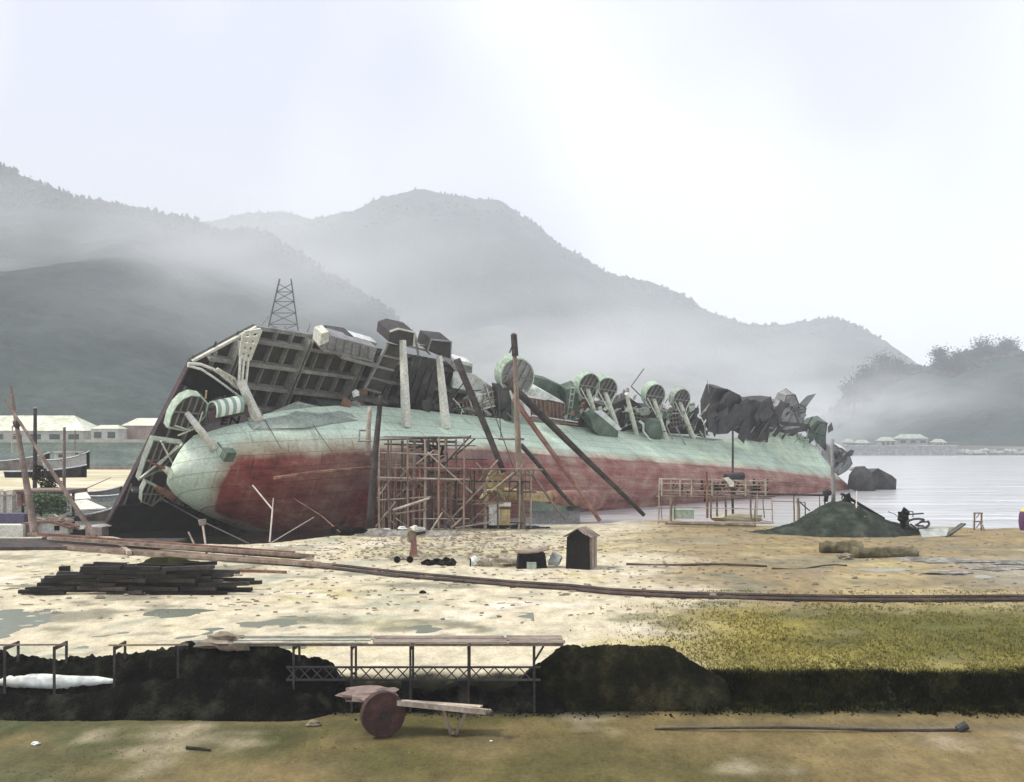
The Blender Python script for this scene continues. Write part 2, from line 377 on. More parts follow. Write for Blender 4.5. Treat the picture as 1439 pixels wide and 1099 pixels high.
M['hill_pale'] = mat('bare slope', [(.06, .07, .06), (.12, .125, .105), (.20, .20, .17)], .010, bump=1, fine=12, rough=1, spec=0, bdist=3, detail=9)
P1 = [(-420, 330), (-200, 200), (-100, 190), (0, 226), (40, 247), (75, 262), (110, 278), (190, 292), (270, 306), (305, 322), (330, 326), (365, 322), (410, 348), (470, 388), (530, 424), (590, 475), (650, 545), (700, 600), (740, 625)]
P2 = [(150, 420), (230, 340), (290, 312), (350, 299), (400, 298), (440, 308), (490, 298), (540, 276), (590, 266), (640, 275), (665, 279), (700, 281), (740, 307), (800, 352), (860, 386), (910, 395), (950, 410), (1000, 440), (1050, 456), (1100, 456), (1130, 452), (1170, 446), (1200, 456), (1240, 490), (1280, 540), (1330, 600), (1370, 625)]
P3 = [(420, 600), (470, 545), (560, 500), (640, 468), (700, 455), (770, 470), (850, 500), (950, 525), (1050, 548), (1150, 565), (1220, 600), (1260, 622)]
P4 = [(1120, 622), (1165, 592), (1195, 560), (1222, 530), (1260, 512), (1300, 522), (1330, 508), (1365, 496), (1400, 490), (1439, 500), (1500, 520), (1650, 600), (1700, 622)]
h1 = hill('hill', P1, 1220, 880, 500, 'hill', nseed=1, amp=20, nx=220, ny=90)
h2 = hill('hill', P2, 2500, 900, 450, 'hill', nseed=5, amp=34, nx=220)
h3 = hill('hill', P3, 1700, 600, 400, 'hill_pale', nseed=9, amp=8)
h4 = hill('hill', P4, 1000, 400, 300, 'hill', nseed=12, amp=4, nx=120)
# woodland on the slopes: one mass of crowns nobody could count
def woods(hp, n, size, seed, ymax):
    rnd = random.Random(seed); mb = MB(); pts, nx = hp
    cand = [p for p in pts if p[3] > .86 and p[1] < ymax]
    for _ in range(n):
        p = rnd.choice(cand); k = size * rnd.uniform(.5, 1.5) * min(1, max(.3, p[1] / 1200)) if ymax < 2000 else size * rnd.uniform(.5, 1.5)
        if noise.noise(Vector((p[0] * .012, p[1] * .012, seed))) < -.2 and rnd.random() < .6: continue
        x = p[0] + rnd.uniform(-5, 5); y = p[1] + rnd.uniform(-6, 6); z = p[2] - .4 * k
        ring = [(x + math.cos(a + rnd.random()) * k * rnd.uniform(.5, 1), y + math.sin(a) * k * rnd.uniform(.5, 1), z + k * rnd.uniform(.3, .9)) for a in (0, 1.26, 2.5, 3.8, 5)]
        top = (x + rnd.uniform(-.3, .3) * k, y, z + k * rnd.uniform(1.2, 1.9)); bot = (x, y, z - k * .4)
        mb.add(ring + [top, bot], [(i, (i + 1) % 5, 5) for i in range(5)] + [((i + 1) % 5, i, 6) for i in range(5)])
    return mb
wd = woods(h1, 3500, 3.0, 2, 1260); w2 = woods(h2, 2600, 4.2, 4, 2540); w4 = woods(h4, 3000, 3.6, 6, 1040)
for x in (w2, w4): wd.add(x.v, x.f)
o = wd.build('woods', 'leaf_dark'); struct(o, 'stuff'); o['label'] = 'misty tree tops along the ridges behind the harbour'

# a tree with trunk, limbs and leaf clumps
def tree(base, h, cr, label, seed, group=None, nleaf=900, leaf=.9, m='leaf_dark'):
    rnd = random.Random(seed); b = Vector(base)
    t = thing('tree', label, 'tree', b, group)
    tr = MB(); top = b + Vector((rnd.uniform(-.6, .6), 0, h * .8)); tr.tube(b - Vector((0, 0, 1)), top, h * .035, h * .012, 7, wob=.3)
    cl = []
    for k in range(9):
        a = rnd.uniform(0, 6.28); zz = rnd.uniform(.4, .95) * h; rr = cr * rnd.uniform(.2, .8) * (1.25 - zz / h)
        c = b + Vector((math.cos(a) * rr, math.sin(a) * rr, zz)); cl.append((c, cr * rnd.uniform(.28, .5)))
        tr.tube(b + Vector((0, 0, zz * .6)), c, h * .012, h * .004, 5)
    tr.build('trunk', 'timber_dark', t)
    lf = MB()
    for _ in range(nleaf):
        c, r = rnd.choice(cl); d = Vector((rnd.gauss(0, 1), rnd.gauss(0, 1), rnd.gauss(0, .75))) * r * .55
        p = c + d; n = Vector((rnd.gauss(0, 1), rnd.gauss(0, 1), rnd.gauss(0, 1))).normalized(); x = n.orthogonal().normalized() * leaf * rnd.uniform(.4, 1); y = n.cross(x.normalized()) * leaf * rnd.uniform(.3, .8)
        lf.add([p - x, p + y, p + x, p - y], [(0, 1, 2, 3)])
    lf.build('crown', m, t)
    return t
for i, (px, top, Y, w, lb) in enumerate([
    (1240, 500, 950, 22, 'spreading tree at the left end of the right headland ridge'),
    (1264, 502, 955, 13, 'narrow pointed tree beside the dip of the headland ridge'),
    (1322, 490, 950, 18, 'broad pale tree leaning over the dip on the headland'),
    (1384, 476, 965, 20, 'tallest tree on the crest of the right headland'),
    (1418, 480, 965, 17, 'second crest tree, just right of the tallest headland tree'),
    (1345, 494, 955, 15, 'low round tree between the dip and the headland crest'),
    (1200, 532, 860, 16, 'grey green tree low on the left slope of the headland'),
    (1222, 516, 880, 16, 'bushy tree above the left slope of the headland')]):
    p = at(px, top, Y); zb = CH - (top + 48 - HOR) / FPX * Y
    tree((p.x, p.y, zb), p.z - zb, w, lb, 40 + i, 'trees on the headland', 2600, 1.1)

# ---------------------------------------------------------------- the capsized carrier
TH, LI, TRM, KS = R(48), R(58), R(3.1), .87
SO = Vector((-33.9, 89.6, 8.75))
a_ = Vector((math.cos(TH), math.sin(TH), 0)); n_ = Vector((-math.sin(TH), math.cos(TH), 0)); z_ = Vector((0, 0, 1))
ax = a_ * math.cos(TRM) - z_ * math.sin(TRM); zz_ = z_ * math.cos(TRM) + a_ * math.sin(TRM)
uu = zz_ * math.cos(LI) + n_ * math.sin(LI); ww = zz_ * math.sin(LI) - n_ * math.cos(LI)
SM = Matrix(((ax.x*KS, uu.x*KS, ww.x*KS, SO.x), (ax.y*KS, uu.y*KS, ww.y*KS, SO.y), (ax.z*KS, uu.z*KS, ww.z*KS, SO.z), (0, 0, 0, 1)))
SI = SM.inverted()
def L(px, py, h=None, v=None):
    """point of the ship (s along, h towards the deck, v across) on the plane h=... or v=..."""
    o = SI @ Vector((0, 0, CH)); d = (SI @ at(px, py, 1.0)) - o
    t = (h - o.y) / d.y if h is not None else (v - o.z) / d.z
    return o + d * t
ship = bpy.data.objects.new('wrecked_carrier', None); COL.objects.link(ship); ship.matrix_world = SM
tag(ship, 'capsized warship lying on its side, mint green above a rust red bottom, torn deck behind', 'ship wreck')

def hull_material():
    m = bpy.data.materials.new('hull paint'); m.use_nodes = True; t = m.node_tree; N = t.nodes; b = N['Principled BSDF']
    b.inputs['Roughness'].default_value = .72; b.inputs['Specular IOR Level'].default_value = .3
    co = N.new('ShaderNodeTexCoord'); sp = N.new('ShaderNodeSeparateXYZ'); t.links.new(co.outputs['Object'], sp.inputs[0])
    def nz_(sc, st, d=6, ro=.6):
        ma = N.new('ShaderNodeMapping'); ma.inputs['Scale'].default_value = st; t.links.new(co.outputs['Object'], ma.inputs[0])
        n = N.new('ShaderNodeTexNoise'); n.inputs['Scale'].default_value = sc; n.inputs['Detail'].default_value = d; n.inputs['Roughness'].default_value = ro
        t.links.new(ma.outputs[0], n.inputs['Vector']); return n.outputs[0]
    def mathn(op, a, b_, c=None):
        n = N.new('ShaderNodeMath'); n.operation = op
        for i, x in enumerate((a, b_, c)):
            if x is None: continue
            if isinstance(x, (int, float)): n.inputs[i].default_value = x
            else: t.links.new(x, n.inputs[i])
        return n.outputs[0]
    def ramp(src, els):
        r = N.new('ShaderNodeValToRGB'); e = r.color_ramp.elements
        while len(e) < len(els): e.new(.5)
        for i, (p, c) in enumerate(els): e[i].position = p; e[i].color = (*c, 1)
        t.links.new(src, r.inputs[0]); return r.outputs[0]
    def mix(f, a, b_, bl='MIX'):
        n = N.new('ShaderNodeMixRGB'); n.blend_type = bl
        for i, x in enumerate((f, a, b_)):
            if isinstance(x, (int, float, tuple)): n.inputs[i].default_value = x
            else: t.links.new(x, n.inputs[i])
        return n.outputs[0]
    big = nz_(.07, (.6, 1, 1), 5); mid = nz_(.35, (1, 1, 1)); streak = nz_(.9, (1.6, .22, .22)); lstr = nz_(.8, (.16, 1.2, 1.0), 7, .7); fine = nz_(3.5, (1, 1, 1))
    green = ramp(mathn('ADD', mathn('MULTIPLY', big, .6), mathn('MULTIPLY', mid, .4)), [(.34, (.36, .41, .29)), (.45, (.53, .66, .51)), (.56, (.62, .76, .61)), (.68, (.74, .81, .70))])
    redA = ramp(mathn('ADD', mathn('MULTIPLY', mid, .4), mathn('MULTIPLY', lstr, .6)), [(.36, (.08, .016, .018)), (.46, (.24, .045, .040)), (.54, (.30, .085, .07)), (.64, (.42, .26, .19))])
    redB = ramp(mathn('ADD', mathn('MULTIPLY', mid, .4), mathn('MULTIPLY', lstr, .6)), [(.36, (.13, .070, .055)), (.45, (.31, .14, .12)), (.53, (.36, .22, .17)), (.64, (.48, .36, .28))])
    rf = N.new('ShaderNodeMapRange'); rf.inputs[1].default_value = 18; rf.inputs[2].default_value = 55; rf.inputs[3].default_value = 0; rf.inputs[4].default_value = .8; t.links.new(sp.outputs['X'], rf.inputs[0])
    red = mix(mathn('MULTIPLY', rf.outputs[0], mathn('ADD', mid, .45)), redA, redB)
    # paint line: h coordinate plus a little noise
    hh = mathn('ADD', sp.outputs['Y'], mathn('MULTIPLY', mathn('SUBTRACT', mid, .5), .4))
    st_ = N.new('ShaderNodeMapRange'); st_.inputs[1].default_value = -8; st_.inputs[2].default_value = 26; st_.inputs[3].default_value = -5.0; st_.inputs[4].default_value = 0; st_.interpolation_type = 'SMOOTHSTEP'
    t.links.new(sp.outputs['X'], st_.inputs[0])
    sg = N.new('ShaderNodeMapRange'); sg.inputs[1].default_value = 1.0; sg.inputs[2].default_value = 6.0; sg.interpolation_type = 'SMOOTHSTEP'; t.links.new(sp.outputs['X'], sg.inputs[0])
    hh = mathn('ADD', hh, mathn('MULTIPLY', st_.outputs[0], sg.outputs[0]))
    bow = mathn('MULTIPLY', mathn('MAXIMUM', mathn('SUBTRACT', sp.outputs['X'], 90), 0), .035)
    hh = mathn('SUBTRACT', hh, mathn('MULTIPLY', bow, -.1))
    f = N.new('ShaderNodeMapRange'); f.inputs[1].default_value = -13.15; f.inputs[2].default_value = -12.85; t.links.new(hh, f.inputs[0])
    band = N.new('ShaderNodeMapRange'); band.inputs[1].default_value = -12.9; band.inputs[2].default_value = -11.0; t.links.new(hh, band.inputs[0])
    faded = ramp(mid, [(.35, (.32, .21, .13)), (.6, (.55, .50, .39))])
    upper = mix(band.outputs[0], faded, green)
    col = mix(f.outputs[0], red, upper)
    bf = N.new('ShaderNodeMapRange'); bf.inputs[1].default_value = -14.6; bf.inputs[2].default_value = -14.3; t.links.new(hh, bf.inputs[0])
    bs = N.new('ShaderNodeMapRange'); bs.inputs[1].default_value = 8; bs.inputs[2].default_value = 22; t.links.new(sp.outputs['X'], bs.inputs[0])
    be = N.new('ShaderNodeMapRange'); be.inputs[1].default_value = 60; be.inputs[2].default_value = 34; t.links.new(sp.outputs['X'], be.inputs[0])
    bm = mathn('MULTIPLY', mathn('MULTIPLY', bf.outputs[0], bs.outputs[0]), mathn('MULTIPLY', be.outputs[0], mathn('SUBTRACT', 1, f.outputs[0])))
    brn = ramp(mid, [(.38, (.13, .095, .08)), (.6, (.30, .22, .17))])
    col = mix(mathn('MULTIPLY', bm, .8), col, brn)
    # plating seams
    cb = N.new('ShaderNodeCombineXYZ'); t.links.new(sp.outputs['X'], cb.inputs[0]); t.links.new(mathn('ADD', sp.outputs['Y'], mathn('MULTIPLY', sp.outputs['Z'], .8)), cb.inputs[1])
    br = N.new('ShaderNodeTexBrick'); t.links.new(cb.outputs[0], br.inputs['Vector']); br.inputs['Scale'].default_value = 1
    br.inputs['Brick Width'].default_value = 7; br.inputs['Row Height'].default_value = 1.7; br.inputs['Mortar Size'].default_value = .05; br.inputs['Mortar Smooth'].default_value = .5
    br.inputs['Color1'].default_value = (1, 1, 1, 1); br.inputs['Color2'].default_value = (.90, .90, .90, 1); br.inputs['Mortar'].default_value = (.45, .42, .38, 1)
    col = mix(.8, col, br.outputs[0], 'MULTIPLY')
    fm = N.new('ShaderNodeMapRange'); fm.inputs[1].default_value = .3; fm.inputs[2].default_value = .7; fm.inputs[3].default_value = .78; fm.inputs[4].default_value = 1.14; t.links.new(fine, fm.inputs[0])
    col = mix(1, col, fm.outputs[0], 'MULTIPLY')
    st2 = N.new('ShaderNodeMapRange'); st2.inputs[1].default_value = .56; st2.inputs[2].default_value = .74; st2.inputs[3].default_value = 0; st2.inputs[4].default_value = .55; t.links.new(streak, st2.inputs[0])
    col = mix(st2.outputs[0], col, (.30, .22, .14, 1))
    t.links.new(col, b.inputs['Base Color'])
    bp = N.new('ShaderNodeBump'); bp.inputs['Strength'].default_value = .7; bp.inputs['Distance'].default_value = .28; t.links.new(mid, bp.inputs['Height'])
    bp2 = N.new('ShaderNodeBump'); bp2.inputs['Strength'].default_value = .5; bp2.inputs['Distance'].default_value = .04; t.links.new(br.outputs['Fac'], bp2.inputs['Height']); t.links.new(bp.outputs[0], bp2.inputs['Normal'])
    t.links.new(bp2.outputs[0], b.inputs['Normal'])
    return m
def hull_b(s):
    q = min(1, max(0, s) / 28); b = 8.3 * max(.004, (1 - (1 - q) ** 2.0)) ** .50
    if s > 96: b *= 1 - .10 * sm(s, 96, 140)
    if s > 140: b *= 1 - .5 * sm(s, 140, 150) - .45 * sm(s, 150, 178)
    return b
def LH(px, py, dv=.1):
    v = 7.0
    for _ in range(8): v = hull_b(L(px, py, v=v).x) + dv
    return L(px, py, v=v)
def hull():
    st = [0, .08, .22, .45, .8, 1.4, 2.4, 4, 6, 9, 12, 16, 20, 25, 30] + list(range(36, 138, 6)) + [138, 141, 143, 144, 146, 149, 152, 155, 160, 166, 172, 177, 178]
    mb = MB(); K = 30; rows = []
    for s in st:
        b = hull_b(s)
        ht = -5.6 + 1.2 * sm(s, 0, 26) - 1.9 * (1 - min(1, s / 3.2)) ** 2
        if s > 141: ht -= 5.8 * sm(s, 141, 144)
        hk = -9.4 - 6.8 * sm(s, -5, 34) + 1.4 * (1 - min(1, s / 3.2)) ** 2
        if s > 120: hk += 1.0 * sm(s, 120, 157)
        e = 2.2 + 1.6 * sm(s, 3, 34)
        hb = ht + (hk - ht) * (.30 + .14 * sm(s, 4, 30))
        fl = .42 * sm(s, 100, 132) * (1 - sm(s, 140, 145)); ht += 3.2 * sm(s, 100, 132) * (1 - sm(s, 140, 143))
        row = []
        # gunwale down the high side to the keel, then up the low side
        for sign in (1, -1):
            seg = []
            for i in range(5): seg.append((s, ht + (hb - ht) * i / 5, sign * b * (1 + (fl if sign > 0 else 0) * (1 - i / 5) ** 1.6)))
            for i in range(11):
                an = math.pi / 2 * i / 10
                seg.append((s, hb + (hk - hb) * abs(math.sin(an)) ** (2 / e), sign * b * abs(math.cos(an)) ** (2 / e)))
            row.append(seg if sign == 1 else seg[::-1][1:])
        row = row[0] + row[1]
        rows.append(row)
    n = len(rows[0])
    vs = [p for r in rows for p in r]
    fs = [(j*n+i, j*n+i+1, (j+1)*n+i+1, (j+1)*n+i) for j in range(len(st)-1) for i in range(n-1)]
    fs.append(tuple(range(n))); fs.append(tuple(range((len(st)-1)*n, len(st)*n)))
    fs += [(j*n, (j+1)*n, (j+1)*n+n-1, j*n+n-1) for j in range(len(st)-1)]      # weather deck
    mb.add(vs, fs)
    return mb
HM = hull_material()
ho = hull().build('hull', HM, ship, True)
try:
    es = ho.modifiers.new('edges', 'EDGE_SPLIT'); es.split_angle = R(38)
except Exception: pass

# hangar side wall set back behind the gunwale
hg = MB(); hg.box(19, 139, -5.2, -.05, -6.8, 6.6).build('hangar_wall', 'mint_dark', ship)

# flight deck with its girders
dk = [L(150, 740, 0), L(165, 708, 0), L(268, 507, 0), L(358, 459, 0), L(400, 465, 0), L(452, 473, 0), L(520, 488, 0), L(600, 503, 0), L(648, 514, 0), L(652, 540, 0), L(668, 553, 0), L(676, 575, 0), L(705, 566, 0), L(722, 585, 0)]
dpoly = [(p.x, p.z) for p in dk] + [(84, 6.5), (92, 4.2), (99, 6), (112, 5.2), (120, 6.6), (136, 5.6), (141, 2), (140, -13), ]
dpoly[0] = (dpoly[1][0] + (dpoly[1][0] - dpoly[2][0]) * (dpoly[1][1] + 13.5) / (dpoly[2][1] - dpoly[1][1]), -13.5); dpoly.pop()
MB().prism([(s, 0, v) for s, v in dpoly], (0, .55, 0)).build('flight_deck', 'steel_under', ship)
def cuts(poly, val, ax_):
    xs = []
    for (a, b) in zip(poly, poly[1:] + poly[:1]):
        p, q = (a[ax_], b[ax_])
        if (p - val) * (q - val) < 0: t = (val - p) / (q - p); xs.append(a[1-ax_] + (b[1-ax_] - a[1-ax_]) * t)
    return sorted(xs)
def inside(s, v):
    c = cuts(dpoly, s, 0); return any(c[i] < v < c[i + 1] for i in range(0, len(c) - 1, 2))
smin = min(p[0] for p in dpoly)
s = smin + 1.0; k = 0
while s < 50:                       # transverse girders, every third one deep
    c = cuts(dpoly, s, 0)
    if len(c) >= 2:
        deep = k % 4 == 3
        lo, hi = max(c[-2], -13.2) + .1, c[-1] - .1
        if deep:
            for ds in (-.22, .22): MB().box(s + ds - .05, s + ds + .05, -1.5, -.004, lo, hi).build('girder', 'girder', ship)
        else: MB().box(s - .06, s + .06, -.75, -.006, lo, hi).build('cross_beam', 'girder', ship)
    s += 2.05; k += 1
v = -12.0
while v < 17:                       # longitudinal girders
    c = cuts(dpoly, v, 1)
    if len(c) >= 2:
        e = min(c[1], 52) if c[1] > 3 else c[1]
        MB().box(c[0] + .1, e - .1, -1.12, -.008, v - .09, v + .09).box(c[0] + .1, e - .1, -1.2, -1.124, v - .22, v + .22).build('longitudinal_girder', 'girder', ship)
    v += 2.75
# bright plate along the deck's end and upper edge
edge = MB()
for p, q in ((dk[1], dk[2]), ): edge.beam((p.x, -.25, p.z), (q.x, -.25, q.z), .5, .5)
edge.build('deck_rim', 'deck_edge', ship)
edge = MB(); edge.beam((dk[2].x, -.3, dk[2].z + .1), (dk[3].x, -.3, dk[3].z + .1), .3, .28)
edge.build('deck_rim', 'cream', ship)
edge = MB()
for i in range(3, 8): edge.beam((dk[i].x, -.2, dk[i].z), (dk[i + 1].x, -.2, dk[i + 1].z), .35, .45)
edge.build('deck_rim', 'steel_grey', ship)
# purple brown lower part of the deck end: broad solid panels between the girders
for (a, b, c, d) in (((172, 700), (214, 618), (262, 628), (236, 700)), ((216, 614), (236, 575), (250, 580), (240, 616))):
    q = [L(*w, -.45) for w in (a, b, c, d)]
    MB().prism([(p.x, -.45, p.z) for p in q], (0, .2, 0)).build('deck_panel_or_shade', 'deck_edge', ship)
MB().prism([L(*p, -1.62) for p in ((166, 712), (236, 706), (300, 726), (305, 790), (120, 790))], (0, .25, 0)).build('deck_panel_or_shade', 'black', ship)  # black sheet stands in for shade and dark water over the deck's foot
# short stanchions and net booms on the deck edge
for px, py, h_ in ((270, 505, 6), (300, 490, 12), (332, 473, 9)):
    a = L(px, py, -.1); MB().beam((a.x, -.1, a.z), (a.x, -.1, a.z + h_ * .07), .14).build('stanchion', 'steel_dark', ship)
for (a, b) in (((365, 460), (378, 444)), ((395, 466), (402, 458)), ((430, 472), (436, 455)), ((450, 474), (458, 462))):
    p = L(*a, .2); q = L(*b, .2); MB().beam(p, q, .09).build('stanchion', 'steel_grey', ship)

# perforated bracket and leaning pillar under the deck's corner
def perforated(p00, p10, p11, p01, nx, ny, bar, name, m, h, th=.15):
    """plate in the h plane with a grid of holes, bars between"""
    mb = MB(); A, B, C, D = [L(*q, h) for q in (p00, p10, p11, p01)]
    def P(u, w): a = A.lerp(B, u); b = D.lerp(C, u); return a.lerp(b, w)
    for i in range(nx + 1): mb.beam(P(i / nx, 0), P(i / nx, 1), bar, th, up=(0, 1, 0))
    for j in range(ny + 1): mb.beam(P(0, j / ny), P(1, j / ny), bar * 1.1, th * 1.3, up=(0, 1, 0))
    return mb.build(name, m, ship)
perforated((343, 468), (366, 464), (350, 506), (338, 500), 2, 4, .42, 'perforated_bracket', 'cream', -1.9)
for a, b in (((338, 500), (335, 543)), ((343, 502), (339, 545)), ((349, 505), (345, 545))):
    MB().beam(L(*a, -1.9), L(*b, -3.4), .2).build('bracket_rod', 'cream', ship)
MB().beam(L(338, 535, -3.3), LH(363, 592, -.1), .75, .6, .95).build('pillar', 'cream', ship)
MB().prism([L(352, 586, -5.5), L(366, 575, -5.5), L(372, 588, -5.5), L(358, 603, -5.5)], (0, .35, 0)).build('pillar_foot', 'mint_grey', ship)
# crescent girder
up_ = [(264, 511), (282, 512), (300, 519), (318, 531), (334, 546)]; lo_ = [(264, 514), (283, 519), (300, 530), (318, 543), (336, 557)]
MB().path([L(*p, -2.6) for p in up_], .16, 6).build('crescent_girder', 'cream', ship)
MB().path([L(*p, -2.6) for p in lo_], .13, 6).build('crescent_girder', 'white_plate', ship)
perforated((305, 518), (330, 532), (334, 545), (312, 528), 4, 1, .2, 'crescent_plate', 'cream', -2.7)
MB().prism([L(p[0], p[1], -2.2) for p in ((268, 514), (300, 524), (334, 550), (300, 560), (255, 540))], (0, .2, 0)).build('deck_panel_or_shade', 'black', ship)

# striped hood over the gun position
stripe = bpy.data.materials.new('striped paint'); stripe.use_nodes = True
t = stripe.node_tree; b = t.nodes['Principled BSDF']; b.inputs['Roughness'].default_value = .7
co = t.nodes.new('ShaderNodeTexCoord'); wv = t.nodes.new('ShaderNodeTexWave'); wv.inputs['Scale'].default_value = .40; wv.inputs['Distortion'].default_value = .35; wv.inputs['Detail'].default_value = 1
r = t.nodes.new('ShaderNodeValToRGB'); r.color_ramp.elements[0].position = .40; r.color_ramp.elements[0].color = (.22, .34, .27, 1); r.color_ramp.elements[1].position = .56; r.color_ramp.elements[1].color = (.72, .76, .66, 1)
t.links.new(co.outputs['Object'], wv.inputs['Vector']); t.links.new(wv.outputs[0], r.inputs[0]); t.links.new(r.outputs[0], b.inputs['Base Color'])
def hood(a, b, rad, name, m, h, arc=(0, 180)):
    A = L(*a, h); B = L(*b, h); mb = MB(); n = 10; vs = []
    for p in (A, B):
        for rr in (rad, rad * .86):
            for i in range(n + 1):
                an = R(arc[0] + (arc[1] - arc[0]) * i / n); vs.append(p + Vector((0, math.cos(an) * rr, math.sin(an) * rr)))
    k = n + 1; fs = []
    for i in range(n):
        fs += [(i, i+1, 2*k+i+1, 2*k+i), (k+i, k+i+1, 3*k+i+1, 3*k+i), (i, i+1, k+i+1, k+i), (2*k+i, 2*k+i+1, 3*k+i+1, 3*k+i)]
    fs += [(0, 2*k, 3*k, k), (n, 2*k+n, 3*k+n, k+n)]
    return mb.add(vs, fs).build(name, m, ship)
hood((297, 579), (335, 571), 1.15, 'striped_hood', stripe, -5.2)
MB().tube(L(289, 560, -5.2), L(290, 549, -5.2), .09).build('signal_post', 'yellow', ship)
q = [L(*p, -5.9) for p in ((292, 581), (348, 570), (350, 586), (322, 592), (296, 602))]
MB().prism([(p.x, -5.9, p.z) for p in q], (0, .3, 0)).build('tub_shell', 'deck_edge', ship)
q = [L(*p, -6.0) for p in ((277, 605), (300, 594), (345, 582), (352, 596), (300, 621), (287, 618))]
nb = MB().prism([(p.x, -6.0, p.z) for p in q], (0, .25, 0)).build('name_board', 'board', ship)
# the two readable letters
def lettering(txt, px, py, size, rot, parent, h=-6.04, m='letter'):
    cu = bpy.data.curves.new('lettering', 'FONT'); cu.body = txt; cu.size = size; cu.extrude = .02; cu.offset = .03; cu.space_character = 1.15
    tmp = bpy.data.objects.new('tmp', cu); COL.objects.link(tmp)
    bpy.context.view_layer.update()
    dg = bpy.context.evaluated_depsgraph_get(); me = bpy.data.meshes.new_from_object(tmp.evaluated_get(dg))
    bpy.data.objects.remove(tmp)
    o = bpy.data.objects.new('lettering', me); COL.objects.link(o); me.materials.clear(); me.materials.append(M[m])
    o.parent = parent; p = L(px, py, h)
    o.matrix_local = Matrix.Translation(p) @ Matrix.Rotation(rot, 4, 'Y') @ Matrix.Rotation(R(90), 4, 'X') @ Matrix.Diagonal((1.25, 1, 1, 1))
    return o
lettering('EN', 309, 597, 1.3, R(-8), nb)
# serifs, to thicken the letters into a slab face
# hull-side gun tub with its C shaped rim
def tub(pts, h, depth, name, m, under='steel_under', ribs=4, wall=.12):
    """open tub: a shell wall round an outline lying in the plane h, closed underneath, ribs on the underside"""
    P = [L(*p, h) for p in pts]; n = len(P); mb = MB()
    o = thing(name, '', '', (0, 0, 0)); del o['label'], o['category']; o.parent = ship
    c = sum(P, Vector()) / n
    inn = [c + (p - c) * .93 for p in P]
    vs = P + [p + Vector((0, depth, 0)) for p in P] + inn + [p + Vector((0, depth, 0)) for p in inn]
    fs = []
    for i in range(n):
        j = (i + 1) % n
        fs += [(i, j, n+j, n+i), (2*n+i, 2*n+j, 3*n+j, 3*n+i), (i, j, 2*n+j, 2*n+i), (n+i, n+j, 3*n+j, 3*n+i)]
    mb.add(vs, fs).build('shell', m, o)
    MB().prism([p + Vector((0, .22, 0)) for p in inn], (0, .15, 0)).build('floor_plate', under, o)
    xs = sorted(p.x for p in inn); zs = sorted(p.z for p in inn)
    poly = [(p.x, p.z) for p in inn]
    for i in range(1, ribs + 1):
        x = xs[0] + (xs[-1] - xs[0]) * i / (ribs + 1); cc = cuts(poly, x, 0)
        if len(cc) >= 2: MB().box(x - .05, x + .05, h + .02, h + .215, cc[0], cc[-1]).build('stiffener', 'girder', o)
    z = (zs[0] + zs[-1]) / 2; cc = cuts(poly, z, 1)
    if len(cc) >= 2: MB().box(cc[0], cc[-1], h - .02, h + .212, z - .05, z + .05).build('stiffener', 'girder', o)
    return o
def circ(px, py, rx, ry, n=18, tilt=0):
    r_ = []
    for i in range(n):
        a = 2 * math.pi * i / n; x = math.cos(a) * rx; y = math.sin(a) * ry
        r_.append((px + x * math.cos(tilt) - y * math.sin(tilt), py + x * math.sin(tilt) + y * math.cos(tilt)))
    return r_
def strut(a, b, ha, vb, w, w2, m='cream', par=None):
    return MB().tube(L(*a, ha), L(*b, v=vb), w, w2, 8).build('strut', m, par or ship)
t1 = tub([(236, 602), (240, 585), (248, 570), (258, 560), (270, 555), (283, 557), (293, 567), (290, 585), (275, 600), (258, 606)], -5.4, 1.1, 'gun_tub', 'mint')
MB().tube(L(262, 580, -5.5), LH(303, 632, -.2), .30, .46, 10).build('strut', 'cream', ship, True)
for a, b in (((246, 598), (268, 605)), ((250, 612), (272, 603)), ((262, 580), (276, 606)), ((285, 578), (276, 604))):
    MB().beam(L(*a, -5.7), L(*b, -6.2), .12).build('brace', 'cream', ship)
t2 = tub([(216, 618), (258, 624), (246, 640), (228, 660), (195, 676), (205, 645)], -4.6, .9, 'gun_tub', 'mint_grey')
for a, b in (((256, 624), (197, 672)), ((250, 626), (222, 655)), ((226, 620), (246, 658))):
    MB().beam(L(*a, -4.8), L(*b, -5.0), .16).build('brace', 'cream', ship)
t3 = tub([(200, 690), (206, 678), (222, 686), (236, 694), (214, 712), (199, 706)], -4.6, .8, 'gun_tub', 'mint_grey')
MB().tube(L(245, 700, -6), L(219, 685, -4.9), .42, .3, 8).build('strut', 'rust', ship)
MB().tube(L(244, 667, -6.4), L(231, 658, -6.2), .5, .28, 10).build('fairlead', 'cream', ship)
MB().tube(L(231, 658, -6.2), L(208, 648, -6.0), .16, .08, 8).build('fairlead_pin', 'rust', ship)
# small box and step on the green side
q = LH(320, 640)
MB().box(q.x - .5, q.x + .6, q.y - .4, q.y + .5, q.z - .5, q.z + .6).build('chest', 'mint_dark', ship)
MB().beam(LH(306, 622, .3), LH(318, 638, .5), .12).build('rail', 'mint_dark', ship)
